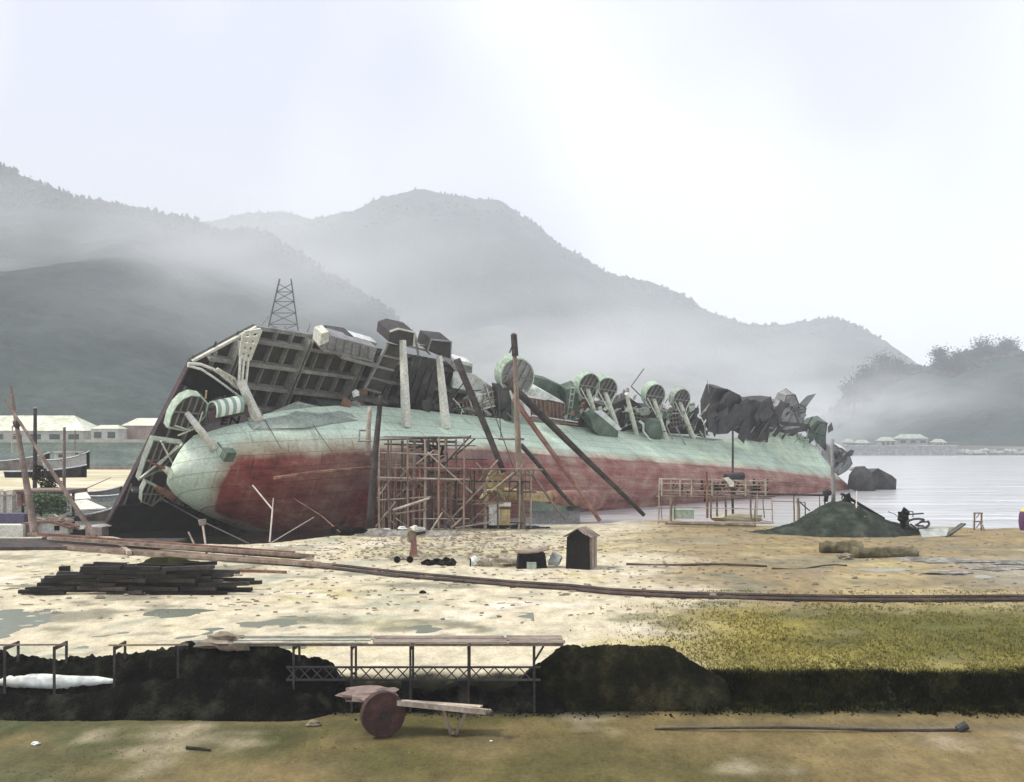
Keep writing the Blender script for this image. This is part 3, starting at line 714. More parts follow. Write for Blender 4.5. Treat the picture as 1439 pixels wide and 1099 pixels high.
# bulge plate, tent shaped, above the gunwale
A, B, C, D = LH(356, 603), L(421, 567, -3.4), LH(503, 590), LH(428, 601, .2)
MB().add([A, B, C, D, A + Vector((0, 1.4, 0)), B + Vector((0, .5, 0)), C + Vector((0, 1.4, 0)), D + Vector((0, 2, 0))],
         [(0, 1, 3), (1, 2, 3), (4, 7, 5), (5, 7, 6), (0, 4, 5, 1), (1, 5, 6, 2), (2, 6, 7, 3), (3, 7, 4, 0)]).build('bulge_plate', 'mint_grey', ship)
MB().path([A, B, C], .10, 6).build('bulge_rim', 'cream', ship)
for a, b in (((395, 630), (372, 590)), ((470, 640), (440, 597))):
    MB().tube(LH(*a, .15), LH(*b, .15), .04, n=5).build('stay', 'wire', ship)
# platforms under the upper deck edge
def platform(pts, h, d, name, m, top=None):
    P = [L(*p, h) for p in pts]; o = MB().prism(P, (0, d, 0)).build(name, m, ship)
    return o
platform([(458, 476), (466, 472), (530, 489), (524, 507), (480, 500), (452, 492)], -2.6, 2.2, 'platform', 'steel_grey')
MB().prism([L(452, 469, -2.8), L(462, 466, -2.8), L(462, 480, -2.8), L(449, 486, -2.8)], (0, 1.6, 0)).build('platform_post', 'cream', ship)
MB().prism([L(494, 472, -1), L(530, 482, -1), L(528, 488, -1), L(498, 479, -1)], (0, 1.5, 0)).build('awning_plate', 'white_plate', ship)
MB().prism([L(468, 468, -1), L(496, 472, -1), L(496, 477, -1), L(468, 473, -1)], (0, 2, 0)).build('locker', 'steel_dark', ship)
MB().beam(L(478, 500, -2.6), L(530, 514, -2.6), .7, .4).build('platform_beam', 'steel_grey', ship)
for k in range(6):
    MB().beam(L(464 + k * 11, 474 + k * 2.6, -2.72), L(460 + k * 11.5, 492 + k * 2.4, -2.72), .12).build('platform_rib', 'girder', ship)
MB().beam(L(455, 492, -2.8), L(524, 507, -2.8), .26).build('platform_beam', 'girder', ship)
# tall box trunk with plated bays
trunk = platform([(548, 466), (560, 462), (583, 467), (581, 486), (563, 486), (546, 480)], -3.4, 2.6, 'gun_box', 'steel_under')
for k in range(4):
    a, b = .0 + k * .25, .25 + k * .25
    def e(u, s): return (545 + (512 - 545) * u + s * (572 - 545 - 4 * u), 483 + (546 - 483) * u + s * 6)
    q = [L(*e(a, 0), -2.6), L(*e(a, 1), -2.6), L(*e(b - .03, 1), -2.6), L(*e(b - .03, 0), -2.6)]
    MB().prism(q, (0, .3, 0)).build('trunk_panel', 'steel_under', ship)
    MB().beam(L(*e(b, 0), -2.7), L(*e(b, 1), -2.7), .22).build('trunk_rib', 'girder', ship)
MB().beam(L(545, 483, -2.7), L(512, 546, -2.7), .3).build('trunk_edge', 'girder', ship)
MB().beam(L(566, 478, -3.6), L(571, 600, v=8.3), .62, .5, .95).build('pillar', 'cream', ship)
MB().path([L(*p, -3.5) for p in ((548, 466), (560, 462), (583, 467), (581, 486))], .13, 5).build('box_rim', 'cream', ship)
MB().path([L(*p, -3.5) for p in ((601, 493), (606, 477), (634, 480), (633, 504))], .11, 5).build('box_rim', 'steel_grey', ship)
for a, b in (((583, 470), (588, 500)), ((590, 485), (600, 486)), ((572, 486), (598, 492)), ((598, 492), (604, 498))):
    MB().beam(L(*a, -2.6), L(*b, -2.6), .2).build('platform_beam', 'girder', ship)
for k in range(4):
    MB().prism([L(584 + k * 10, 500 + k * 2, -2.3), L(592 + k * 10, 501 + k * 2, -2.3), L(566 + k * 12, 574 + k, -2.3), L(557 + k * 12, 573 + k, -2.3)], (0, .25, 0)).build('tilted_plate', ('steel_dark', 'steel_under')[k % 2], ship)
platform([(601, 493), (606, 477), (634, 480), (633, 504), (618, 500)], -3.4, 2.4, 'gun_box', 'steel_under')
MB().beam(L(617, 500, -3.5), L(627, 602, v=8.3), .58, .5, .95, ).build('pillar', 'cream', ship)
platform([(632, 512), (636, 503), (664, 513), (663, 526), (648, 530)], -2.4, 1.8, 'platform', 'steel_grey')
MB().prism([L(634, 503, -2.5), L(664, 511, -2.5), L(664, 516, -2.5), L(636, 508, -2.5)], (0, 1.6, 0)).build('awning_plate', 'white_plate', ship)
# dark machinery clutter between deck and green side (torn plating, splinters)
rnd = random.Random(11)
def scrap(px0, px1, py0, py1, n, h0, h1, ms, size=.8, name='torn_plate'):
    for k in range(n):
        px, py = rnd.uniform(px0, px1), rnd.uniform(py0, py1); c = L(px, py, rnd.uniform(h0, h1))
        m = rnd.randint(4, 6); pts = []
        u = Vector((rnd.uniform(.3, 1), rnd.uniform(-.4, .4), rnd.uniform(-.7, .7))).normalized(); w = u.cross(Vector((rnd.uniform(-.3, .3), 1, rnd.uniform(-.3, .3)))).normalized()
        for i in range(m):
            a = 6.283 * i / m; rr = size * rnd.uniform(.5, 1.6); pts.append(c + u * math.cos(a) * rr + w * math.sin(a) * rr * .7)
        MB().prism(pts, u.cross(w) * .07).build(name, rnd.choice(ms), ship)
def sticks(px0, px1, py0, py1, n, h0, h1, ms, ln=1.6, r=.08, name='bent_bar'):
    for k in range(n):
        c = L(rnd.uniform(px0, px1), rnd.uniform(py0, py1), rnd.uniform(h0, h1)); d = Vector((rnd.gauss(0, 1), rnd.gauss(0, .5), rnd.gauss(0, 1))).normalized() * ln * rnd.uniform(.5, 1.3)
        k2 = c + d + Vector((rnd.gauss(0, .3), 0, rnd.gauss(0, .4)))
        MB().path([c - d, c, k2], r, 5).build(name, rnd.choice(ms), ship)
scrap(486, 520, 545, 585, 5, -5, -3, ['steel_under', 'rust', 'steel_grey'], .9)
scrap(496, 512, 545, 560, 2, -5.4, -5, ['white_plate', 'canvas'], .45)
scrap(520, 645, 562, 584, 14, -4.6, -3.5, ['steel_dark', 'steel_under'], .8)
scrap(650, 722, 545, 600, 16, -4.8, -2.5, ['steel_under', 'steel_grey', 'mint_grey', 'rust'], .9)
sticks(640, 720, 548, 612, 26, -5, -3, ['girder', 'steel_dark', 'cream'], 1.6)
# white torn cone and lattice beside it
MB().prism([L(640, 524, -2.8), L(668, 527, -2.8), L(700, 550, -2.8), L(690, 556, -2.8), L(655, 548, -2.8), L(636, 545, -2.8)], (0, .4, 0)).build('torn_plate', 'white_plate', ship)
perforated((660, 560), (697, 549), (699, 570), (664, 578), 7, 3, .14, 'lattice_gallery', 'cream', -3.6)
perforated((640, 566), (664, 562), (668, 582), (646, 584), 5, 2, .12, 'lattice_gallery', 'girder', -3.6)
# big round tub amidships with its pedestal
tub(circ(727, 530, 24, 27, 20, .25), -4.6, 1.3, 'gun_tub', 'mint', 'steel_grey', 4)
for a, b, w in (((716, 548), (723, 572), .3), ((735, 548), (728, 572), .3), ((745, 545), (731, 575), .16)):
    MB().beam(L(*a, -4.7), L(*b, -5.0), w).build('strut', 'cream', ship)
A = [L(*p, -5.4) for p in ((722, 566), (735, 566), (746, 600), (748, 628), (730, 628), (722, 600))]
MB().prism(A, (0, 1.6, 0)).build('pedestal', 'mint_grey', ship)
MB().prism([L(*p, -4.8) for p in ((700, 545), (718, 548), (722, 625), (712, 600), (703, 575))], (0, 1.4, 0)).build('bulkhead', 'steel_dark', ship)
# ribbed wall, white gable plate and green humps
MB().prism([L(*p, -4.4) for p in ((745, 560), (795, 568), (796, 592), (748, 586))], (0, .3, 0)).build('ribbed_wall', 'rust', ship)
for k in range(9): MB().beam(L(748 + k * 5.6, 561 + k * .8, -4.55), L(750 + k * 5.6, 587 + k * .7, -4.55), .12).build('wall_rib', 'girder', ship)
MB().prism([L(*p, -4.8) for p in ((744, 556), (755, 545), (794, 567))], (0, 1.2, 0)).build('gable_plate', 'white_plate', ship)
MB().prism([L(*p, -2.5) for p in ((748, 548), (752, 530), (770, 534), (800, 548), (812, 556), (800, 580), (780, 570))], (0, 1, 0)).build('torn_plate', 'mint_dark', ship)
MB().path([L(748, 588, -5), L(775, 592, -5), L(812, 597, -5)], .14, 6).build('gutter_pipe', 'rust_red', ship)
MB().path([L(748, 584, -5), L(812, 593, -5)], .10, 6).build('gutter_pipe', 'white_plate', ship)
perforated((803, 545), (808, 545), (801, 590), (796, 590), 1, 5, .12, 'ladder', 'mint_grey', -4.7)
MB().prism([L(*p, -3.8) for p in ((796, 548), (812, 542), (815, 590), (794, 590))], (0, 1.5, 0)).build('bulkhead', 'mint_dark', ship)
# row of round gun tubs on leaning pillars
for (px, py, rx, ry, fx, fy, m) in ((828, 543, 15, 19, 842, 606, 'mint'), (853, 548, 15, 18, 868, 604, 'mint'), (921, 557, 14, 18, 936, 618, 'mint'), (958, 562, 12, 16, 974, 616, 'mint_grey')):
    o = tub(circ(px, py, rx, ry, 18, .3), -4.8, 1.0, 'gun_tub', m, 'steel_under', 4)
    MB().tube(L(px - 2, py + 5, -4.9), L(fx, fy, v=8.1), .32, .5, 8).build('pillar', 'cream', o)
    MB().beam(L(px - rx * .8, py + 2, -4.9), L(px + 1, py + ry + 8, -5.2), .13).build('brace', 'cream', o)
    MB().beam(L(px + rx * .8, py + 4, -4.9), L(px + 3, py + ry + 8, -5.2), .13).build('brace', 'cream', o)
MB().tube(L(880, 553, -4.9), L(895, 612, v=8.1), .28, .42, 8).build('pillar', 'cream', ship)
scrap(868, 895, 548, 560, 4, -5, -4, ['white_plate', 'steel_grey'], .6)
MB().prism([L(*p, -2.2) for p in ((794, 602), (806, 566), (822, 560), (846, 570), (866, 566), (884, 558), (903, 572), (926, 574), (944, 580), (962, 576), (986, 590), (996, 612))], (0, 1.4, 0)).build('bulkhead', 'steel_under', ship)
MB().prism([L(*p, -2.6) for p in ((868, 600), (872, 572), (884, 566), (906, 578), (912, 600))], (0, .3, 0)).build('torn_plate', 'deck_edge', ship)
MB().prism([L(*p, -2.7) for p in ((940, 606), (942, 580), (956, 572), (980, 584), (976, 606))], (0, .3, 0)).build('torn_plate', 'deck_edge', ship)
MB().prism([L(*p, -3.1) for p in ((812, 575), (822, 566), (830, 585), (822, 592))], (0, .3, 0)).build('torn_plate', 'rust', ship)
perforated((878, 572), (904, 578), (906, 594), (880, 590), 5, 3, .10, 'lattice_gallery', 'mint_grey', -3.3)
perforated((940, 582), (958, 580), (960, 598), (942, 600), 4, 3, .10, 'lattice_gallery', 'girder', -3.3)
perforated((838, 574), (862, 576), (862, 590), (840, 588), 6, 2, .09, 'lattice_gallery', 'girder', -3.3)
scrap(815, 985, 568, 598, 34, -4.7, -2.6, ['steel_under', 'steel_dark', 'mint_dark', 'steel_grey', 'mint_grey'], 1.0)
sticks(810, 1000, 562, 612, 46, -5.2, -3, ['girder', 'mint_grey', 'steel_dark'], 1.3)
scrap(812, 990, 572, 604, 16, -5.6, -4.8, ['mint', 'mint_grey', 'white_plate', 'mint_grey'], .55)
scrap(748, 820, 575, 594, 7, -5.4, -4.8, ['mint_grey', 'girder', 'rust'], .5)
scrap(985, 1005, 575, 610, 7, -4.6, -3, ['steel_under', 'mint_dark', 'steel_dark'], .9)
MB().path([L(887, 543, -3), L(905, 518, -3)], .07, 5).path([L(887, 543, -3), L(902, 558, -3)], .09, 5).build('bent_mast', 'steel_dark', ship)
# boat shaped green box hanging on the side
A = [L(*p, -6.6) for p in ((829, 586), (840, 582), (869, 606), (868, 621), (849, 619), (834, 604))]
MB().prism(A, (0, 1.5, 0)).build('hanging_box', 'mint_dark', ship)
MB().prism([p + Vector((0, -.05, 0)) for p in (L(836, 582, -6.4), L(850, 580, -6.4), L(874, 603, -6.4), L(866, 606, -6.4))], (0, .8, 0)).build('box_cover', 'white_plate', ship)
MB().path([L(899, 592, -6), L(904, 596, -6), L(904, 606, -6.4), L(912, 616, -6.8), L(928, 630, -7)], .2, 7, .12).build('davit', 'cream', ship)
MB().path([L(936, 598, -6), L(945, 617, -7)], .12, 5).path([L(950, 600, -6), L(963, 625, -7.4)], .14, 5).build('davit', 'steel_grey', ship)
MB().prism([L(*p, -6) for p in ((906, 600), (912, 593), (928, 592), (932, 610), (926, 622), (912, 612))], (0, 1, 0)).build('winch_box', 'mint_dark', ship)
MB().path([L(990, 596, -6), L(992, 620, -7), L(984, 606, -7)], .10, 5).path([L(998, 560, -3), L(994, 535, -3)], .07, 5).build('davit', 'mint_grey', ship)
# dark crumpled funnels and bow wreckage
def crumple(pts, h, d, name, m, seed):
    """torn plated casing: flat buckled faces, openings, hanging plates"""
    rr = random.Random(seed); P = [L(*p, h) for p in pts]; n = len(P); c = sum(P, Vector()) / n
    f0 = [p + Vector((0, rr.uniform(-.5, .5), 0)) for p in P]; f1 = [c + (p - c) * rr.uniform(.72, 1.0) + Vector((rr.uniform(-.3, .3), d + rr.uniform(-.5, .3), rr.uniform(-.3, .3))) for p in P]
    cf = c + Vector((0, rr.uniform(.3, .9), 0))
    vs = f0 + f1 + [cf, c + Vector((0, d, 0))]
    fs = [(i, (i+1) % n, n + (i+1) % n, n + i) for i in range(n)] + [(i, (i+1) % n, 2*n) for i in range(n)] + [(n+i, n+(i+1) % n, 2*n+1) for i in range(n)]
    o = MB().add(vs, fs).build(name, m, ship)
    # rim flange round the opening
    MB().path(f0 + [f0[0]], .10, 5).build('flange', 'steel_under', o)
    w = max(p.x for p in P) - min(p.x for p in P); hh = max(p.z for p in P) - min(p.z for p in P)
    for k in range(5):
        q = c + Vector((rr.uniform(-.3, .3) * w, rr.uniform(-.7, -.1), rr.uniform(-.35, .35) * hh)); a = rr.uniform(0, 3); u = Vector((math.cos(a), rr.uniform(-.5, .5), math.sin(a))).normalized(); v = u.cross(Vector((rr.uniform(-.4, .4), 1, 0))).normalized()
        su, sv = rr.uniform(.5, 1.1) * w * .15, rr.uniform(.5, 1.1) * hh * .15
        MB().prism([q - u * su - v * sv, q + u * su - v * sv * .6, q + u * su * .8 + v * sv, q - u * su * .5 + v * sv * 1.2], u.cross(v) * .07).build('torn_plate', rr.choice(['steel_dark', 'steel_under', m]), o)
    for k in range(5):
        a = rr.choice(f0); b = cf.lerp(rr.choice(f0), .3); MB().beam(a, b, .12).build('frame_rib', 'steel_under', o)
    return o
crumple([(993, 604), (997, 572), (1008, 547), (1020, 546), (1040, 556), (1045, 577), (1034, 600), (1024, 610), (1006, 608)], -4.2, 3.0, 'funnel', 'steel_dark', 1)
crumple([(1040, 588), (1048, 566), (1058, 560), (1066, 564), (1085, 559), (1090, 582), (1097, 600), (1080, 606), (1078, 624), (1052, 617)], -4.4, 2.6, 'funnel', 'steel_dark', 2)
crumple([(1086, 588), (1090, 572), (1102, 566), (1106, 556), (1118, 555), (1120, 566), (1130, 572), (1132, 588), (1124, 600), (1100, 604)], -3.4, 2.4, 'funnel_ventilator', 'steel_grey', 3)
crumple([(1138, 600), (1146, 590), (1162, 594), (1158, 612), (1158, 632), (1149, 620), (1138, 612)], -4.2, 2.5, 'torn_plate', 'mint_dark', 4)
crumple([(1030, 604), (1080, 592), (1140, 598), (1142, 606), (1108, 610), (1080, 604), (1050, 616)], -4.0, 1.5, 'torn_plate', 'steel_under', 5)
scrap(1000, 1150, 595, 622, 10, -4, -3, ['steel_dark', 'steel_under', 'mint_dark'], .9)
scrap(1084, 1130, 560, 600, 7, -4, -3, ['steel_grey', 'mint_grey', 'steel_under'], 1.1)
sticks(990, 1155, 592, 628, 10, -6, -4, ['steel_under', 'mint_grey'], 1.5, .12)
crumple([(1168, 645), (1172, 632), (1182, 630), (1192, 638), (1195, 650), (1190, 662), (1178, 668), (1170, 660)], -6.5, 3.5, 'anchor_housing', 'steel_grey', 6)
MB().prism([L(*p, -6.4) for p in ((1178, 627), (1190, 632), (1194, 638), (1183, 640))], (0, 2.0, 0)).build('torn_plate', 'white_plate', ship)
# handling marks and pipes on the hull side
for (a, b) in (((505, 605), (520, 605)), ((505, 605), (505, 618)), ((520, 605), (520, 618)), ((503, 620), (522, 620))):
    MB().beam(L(*a, v=8.5), L(*b, v=8.5), .14).build('hatch_coaming', 'steel_grey', ship)
# bilge keel
MB().path([L(x, y, v=6.9) for x, y in ((385, 672), (440, 664), (520, 657), (600, 652))], .16, 5).build('bilge_keel', 'rust', ship)
# propeller on its shaft
pr = bpy.data.objects.new('propeller', None); COL.objects.link(pr); pr.parent = ship
PW = at(694, 692, 91.5); PL = SI @ PW; SD = (SI @ at(776, 697, 98.5)) - PL; SD.normalize()
MB().tube(PL - SD * .8, PL + SD * .8, .25, .62, 12).build('hub', 'yellow', pr)
xo = SD.orthogonal().normalized(); yo = SD.cross(xo)
for k in range(3):
    an0 = R(20 + 120 * k); vs = []; nr = 7; nc = 5
    for i in range(nr):
        rr = .35 + 2.1 * i / (nr - 1); wdt = 1.25 * math.sin(math.pi * min(1, (i + 1.1) / (nr + .6))) ** .6
        for j in range(nc):
            tt = (j / (nc - 1) - .5) * 2; an = an0 + tt * wdt / max(rr, .8) * .75
            tw = tt * (.75 - .3 * i / nr)
            vs.append(PL + (xo * math.cos(an) + yo * math.sin(an)) * rr + SD * tw)
    top = len(vs); vs += [p + SD * .12 for p in vs]
    fs = []
    for i in range(nr - 1):
        for j in range(nc - 1):
            a = i * nc + j; fs += [(a, a+1, a+nc+1, a+nc), (top+a, top+a+nc, top+a+nc+1, top+a+1)]
    for j in range(nc - 1): a = (nr-1)*nc + j; fs.append((a, a+1, top+a+1, top+a)); fs.append((j, top+j, top+j+1, j+1))
    for i in range(nr - 1):
        a = i * nc; fs.append((a, a+nc, top+a+nc, top+a)); a += nc - 1; fs.append((a, top+a, top+a+nc, a+nc))
    MB().add(vs, fs).build('blade', 'yellow', pr, True)
SE = SI @ at(776, 699, 98.5)
MB().tube(PL + SD * .7, SE, .62, .55, 14).build('propeller_shaft', 'yellow', ship, True)
MB().tube(SE - SD * .5, SE + SD * 9, .8, 1.2, 14).build('shaft_bossing', 'rust_red', ship, True)

# ---------------------------------------------------------------- wreckage in the water off the bow
def lump(name, m, pts, Y, depth, label, cat, seed, group=None):
    rr = random.Random(seed); P = [at(px, py, Y) for px, py in pts]; n = len(P); c = sum(P, Vector()) / n
    mb = MB(); r0 = [p + Vector((0, rr.uniform(-.5, .5), 0)) for p in P]; r1 = [c + (p - c) * rr.uniform(.75, .95) + Vector((0, depth, 0)) for p in P]
    mb.add(r0 + r1 + [c + Vector((0, -.7, 0)), c + Vector((0, depth + .4, 0))], [(i, (i+1) % n, (i+1) % n + n, i + n) for i in range(n)] + [(i, (i+1) % n, 2*n) for i in range(n)] + [(n+i, n+(i+1) % n, 2*n+1) for i in range(n)])
    return single(mb, name, m, label, cat, group)
lump('bow_wreck', 'steel_dark', [(1202, 690), (1206, 668), (1216, 655), (1226, 668), (1230, 690)], 168, 5, 'dark pointed wreck piece standing in the water off the bow', 'wreck', 1)
lump('sunken_barge', 'steel_dark', [(1226, 690), (1227, 664), (1233, 658), (1252, 668), (1261, 674), (1260, 688)], 172, 6, 'dark blue angular hulk, farthest right piece of wreckage in water', 'wreck', 2)
lump('floating_timber', 'steel_grey', [(1193, 660), (1198, 656), (1208, 658), (1206, 663)], 190, 3, 'small grey float just beyond the bow of the wreck', 'wreck', 3)

# ---------------------------------------------------------------- scaffolds
def scaffold(name, label, posts, ledgers, braces, planks, loc):
    t = thing(name, label, 'scaffold', loc)
    for (px, py0, py1, Y, r, m) in posts:
        a = at(px, py1, Y); b = at(px + random.uniform(-2, 2), py0, Y); MB().tube(a, b, r, r * .8, 7, wob=.04).build('pole', m, t)
    for (x0, y0, x1, y1, Y0, Y1, r, m) in ledgers: MB().tube(at(x0, y0, Y0), at(x1, y1, Y1), r, n=6).build('ledger', m, t)
    for (x0, y0, x1, y1, Y0, Y1, r, m) in braces: MB().tube(at(x0, y0, Y0), at(x1, y1, Y1), r, n=6).build('brace', m, t)
    for (x0, y0, x1, y1, Y0, dy, m) in planks:
        a = at(x0, y0, Y0); b = at(x1, y1, Y0)
        for k in range(3):
            o = Vector((0, dy * k / 3, 0)); MB().beam(a + o, b + o, dy / 3 - .04, .10).build('plank', m, t)
    return t
T, TP, TD, TK = 'timber', 'timber_pale', 'timber_dark', 'timber_pink'
posts = []
for px, m, r in ((533, TP, .11), (547, TK, .10), (564, TK, .13), (574, T, .11), (581, TK, .17), (597, TP, .15), (603, TD, .14), (617, T, .12), (626, TK, .13), (639, TD, .12), (652, T, .1)):
    posts.append((px, 616 + random.uniform(-2, 4), 746 + random.uniform(-4, 3), 87.5 + random.uniform(0, 3.5), r, m))
for px, m, r in ((540, T, .09), (556, TD, .09), (569, TP, .08), (590, TP, .10), (610, TK, .09), (633, T, .1), (645, TD, .09)):
    posts.append((px, 655, 744, 91 + random.uniform(0, 2.5), r, m))
for px, m, r in ((664, T, .08), (682, TP, .16), (700, T, .09), (716, T, .09), (729, TP, .09), (746, TP, .09), (668, TD, .09)):
    posts.append((px, 658, 744 + random.uniform(-4, 2), 88 + random.uniform(0, 3), r, m))
led = [(528, 618, 662, 615, 89, 90, .09, T), (530, 614, 735, 617, 90, 90.5, .06, TP), (535, 636, 616, 639, 88, 88, .07, TP), (531, 657, 763, 660, 88, 88, .10, TK), (528, 671, 660, 674, 87.6, 88, .09, TP),
       (600, 668, 748, 668, 89, 89, .07, T), (530, 703, 606, 698, 88, 88, .07, TP), (552, 717, 604, 700, 86, 86, .13, TP), (556, 722, 600, 716, 86, 86, .10, T), (610, 700, 700, 706, 89, 89, .05, T),
       (540, 624, 610, 626, 91, 91, .09, TD), (575, 620, 640, 621, 91, 91, .12, TD), (570, 688, 690, 690, 90, 90, .06, T), (580, 729, 660, 729, 88, 88, .05, TP), (640, 640, 668, 616, 89, 89, .08, TD)]
bra = [(562, 672, 578, 654, 87.5, 87.5, .07, TK), (562, 655, 580, 673, 87.4, 87.4, .07, TK), (600, 635, 664, 693, 88, 88, .08, TP), (585, 652, 610, 632, 88, 88, .06, TP), (530, 700, 550, 672, 88, 88, .07, TP),
       (545, 672, 530, 695, 89, 89, .07, T), (622, 655, 662, 612, 88.5, 88.5, .09, TD), (628, 735, 700, 660, 89, 89, .09, TP), (660, 735, 700, 695, 89, 89, .07, T), (620, 715, 640, 735, 88, 88, .1, T),
       (606, 745, 622, 720, 87, 87, .09, TP), (540, 725, 556, 705, 88, 88, .07, TP), (570, 672, 600, 700, 90, 90, .07, T), (690, 690, 722, 664, 88, 88, .07, TP), (615, 700, 640, 680, 90, 90, .06, T),
       (528, 740, 545, 718, 88, 88, .06, TP), (556, 738, 540, 722, 88.2, 88.2, .05, TP), (575, 742, 556, 728, 88.2, 88.2, .06, TP), (650, 728, 634, 742, 87, 87, .12, T), (640, 742, 690, 734, 88, 88, .10, T)]
rs_ = random.Random(77)
for k in range(26):
    px = rs_.uniform(530, 660) if k < 18 else rs_.uniform(660, 752); top = rs_.choice((617, 636, 657, 673)) if px < 655 else 660
    posts.append((px, top, rs_.choice((744, 744, 700, 672)), rs_.uniform(88, 93), rs_.uniform(.05, .10), rs_.choice((T, TD, T, TK))))
for k in range(22):
    px = rs_.uniform(530, 720); w = rs_.uniform(20, 60); y = rs_.choice((626, 645, 664, 680, 690, 708, 722, 735)) if px < 640 else rs_.choice((676, 690, 708, 722, 735))
    led.append((px, y, min(px + w, 755), y + rs_.uniform(-3, 3), rs_.uniform(88, 92), rs_.uniform(88, 92), rs_.uniform(.04, .08), rs_.choice((T, TD, TK))))
for k in range(22):
    px = rs_.uniform(532, 720); y = rs_.uniform(665, 735); dx = rs_.uniform(10, 28) * rs_.choice((-1, 1)); bra.append((px, y, max(530, px + dx), y - abs(dx) * rs_.uniform(.6, 1.3), 89, 89.5, rs_.uniform(.05, .08), rs_.choice((T, TD, TP))))
pla = [(545, 637, 600, 638, 90, 1.0, TD), (535, 690, 580, 691, 90, 1.2, TD), (600, 700, 655, 701, 90, 1.2, T), (640, 676, 745, 677, 89.5, 1.0, TD), (540, 614, 660, 614, 89, 1.5, T), (600, 660, 762, 660, 88.2, 1.2, TK), (533, 675, 640, 676, 88.5, 1.2, T)]
scaffold('timber_scaffold', 'tall timber scaffold of many crossed poles against the red hull by the propeller', posts, led, bra, pla, G(640, 745))
# box like jumble up on the scaffold
for k in range(7):
    px = 590 + k * 6 + random.uniform(-2, 2); a = at(px, 624, 91); b = at(px + random.uniform(-4, 4), 652 + random.uniform(-8, 8), 91)
jm = MB(); 
for k in range(14):
    px = random.uniform(586, 632); py = random.uniform(620, 650); a = at(px, py, 91.5); d = Vector((random.uniform(-1.2, 1.2), random.uniform(-.5, .5), random.uniform(-.6, .6))); jm.beam(a - d, a + d, .22, .16)
single(jm, 'scrap_timber', 'timber_black', 'black heap of scrap beams lodged high in the tall scaffold', 'scrap')
# open stage by the bow
posts = []
for px, y0, y1, Y, r, m in ((925, 672, 736, 93, .07, TP), (930, 672, 730, 95, .05, T), (943, 700, 736, 92, .14, T), (948, 700, 730, 94, .09, T), (944, 672, 700, 93, .05, TP), (994, 663, 728, 92.5, .12, 'rust'), (999, 673, 728, 93, .09, T),
        (1008, 696, 726, 94, .1, T), (1020, 696, 726, 94, .11, T), (1030, 600, 726, 95, .12, 'steel_dark'), (1056, 694, 733, 93, .1, T), (1061, 694, 736, 93, .07, T), (1064, 694, 734, 92.5, .06, TP), (1086, 700, 736, 92, .06, TP), (1074, 700, 728, 94, .05, T),
        (1116, 679, 733, 93, .08, T), (1122, 700, 731, 92, .16, T), (1131, 706, 731, 91.5, .06, TD), (1151, 697, 720, 93, .06, T), (1160, 692, 718, 92, .08, TD)):
    posts.append((px, y0, y1, Y, r, m))
led = []
for y in (673, 679, 684, 689, 694, 698): led.append((925 + random.uniform(0, 5), y, 1082 + random.uniform(-3, 8), y + 3 + random.uniform(-1, 1), 93, 93, .07 if y != 694 else .11, TP if y % 2 else TK))
led += [(924, 712, 1086, 716, 92, 92, .05, TP), (1088, 677, 1134, 679, 93, 93, .06, T), (1060, 694, 1161, 696, 93, 93, .10, 'timber_dark'), (1086, 704, 1132, 706, 92, 92, .04, T), (924, 733, 1085, 735, 92, 92, .09, TP), (1056, 730, 1088, 734, 93, 93, .04, T), (935, 735, 1062, 738, 91.5, 91.5, .16, T)]
bra = [(1122, 704, 1138, 718, 92, 92, .06, TD)]
for k in range(44):
    px = random.uniform(934, 1078) if k % 4 == 0 else random.uniform(998, 1078); bra.append((px, random.uniform(676, 692), px + random.uniform(-9, 9), random.uniform(678, 694), 93.3, 93.6, random.uniform(.06, .13), random.choice((TD, T, 'timber_black'))))
for px in (930, 956, 972, 1001, 1048, 1076): bra.append((px, 673, px, 697, 92.9, 92.9, .09, TP))
for k in range(30):
    px = rs_.uniform(926, 1080); y = rs_.choice((673, 679, 684, 689)); bra.append((px, y, px + rs_.uniform(-1.5, 1.5), y + rs_.choice((6, 11, 16)), 93.1, 93.1, rs_.uniform(.05, .12), rs_.choice((TD, T, TP, 'timber_black'))))
scaffold('staging', 'low railed timber staging between the hull and the dark gravel mound', posts, led, bra, [(925, 698, 1078, 700, 93.2, 1.4, T)], G(1000, 737))
o = single(MB().tube(at(1020, 672, 94), at(1043, 669, 95), .42, .42, 12), 'oil_drum', 'steel_dark', 'dark rolled drum lying on top of the low staging', 'drum')
cl = MB(); cl.prism([at(*p, 92.5) for p in ((1016, 672), (1024, 671), (1032, 678), (1031, 684), (1026, 684), (1022, 677))], (0, .3, 0))
single(cl, 'canvas_sheet', 'canvas', 'pale cloth draped over the low staging rail beside the drum', 'cloth')
# timbers and yellow boat beneath the staging
single(MB().blob(at(1035, 729, 95), (2.6, .6, .45), 3), 'sand_heap', 'mud', 'small yellow sand heap under the low staging', 'heap')
single(MB().box(*(lambda p: (p.x-1, p.x+1, p.y, p.y+1, p.z, p.z+.9))(at(961, 729, 96))), 'crate', 'mint', 'pale green crate under the left end of the low staging', 'crate')

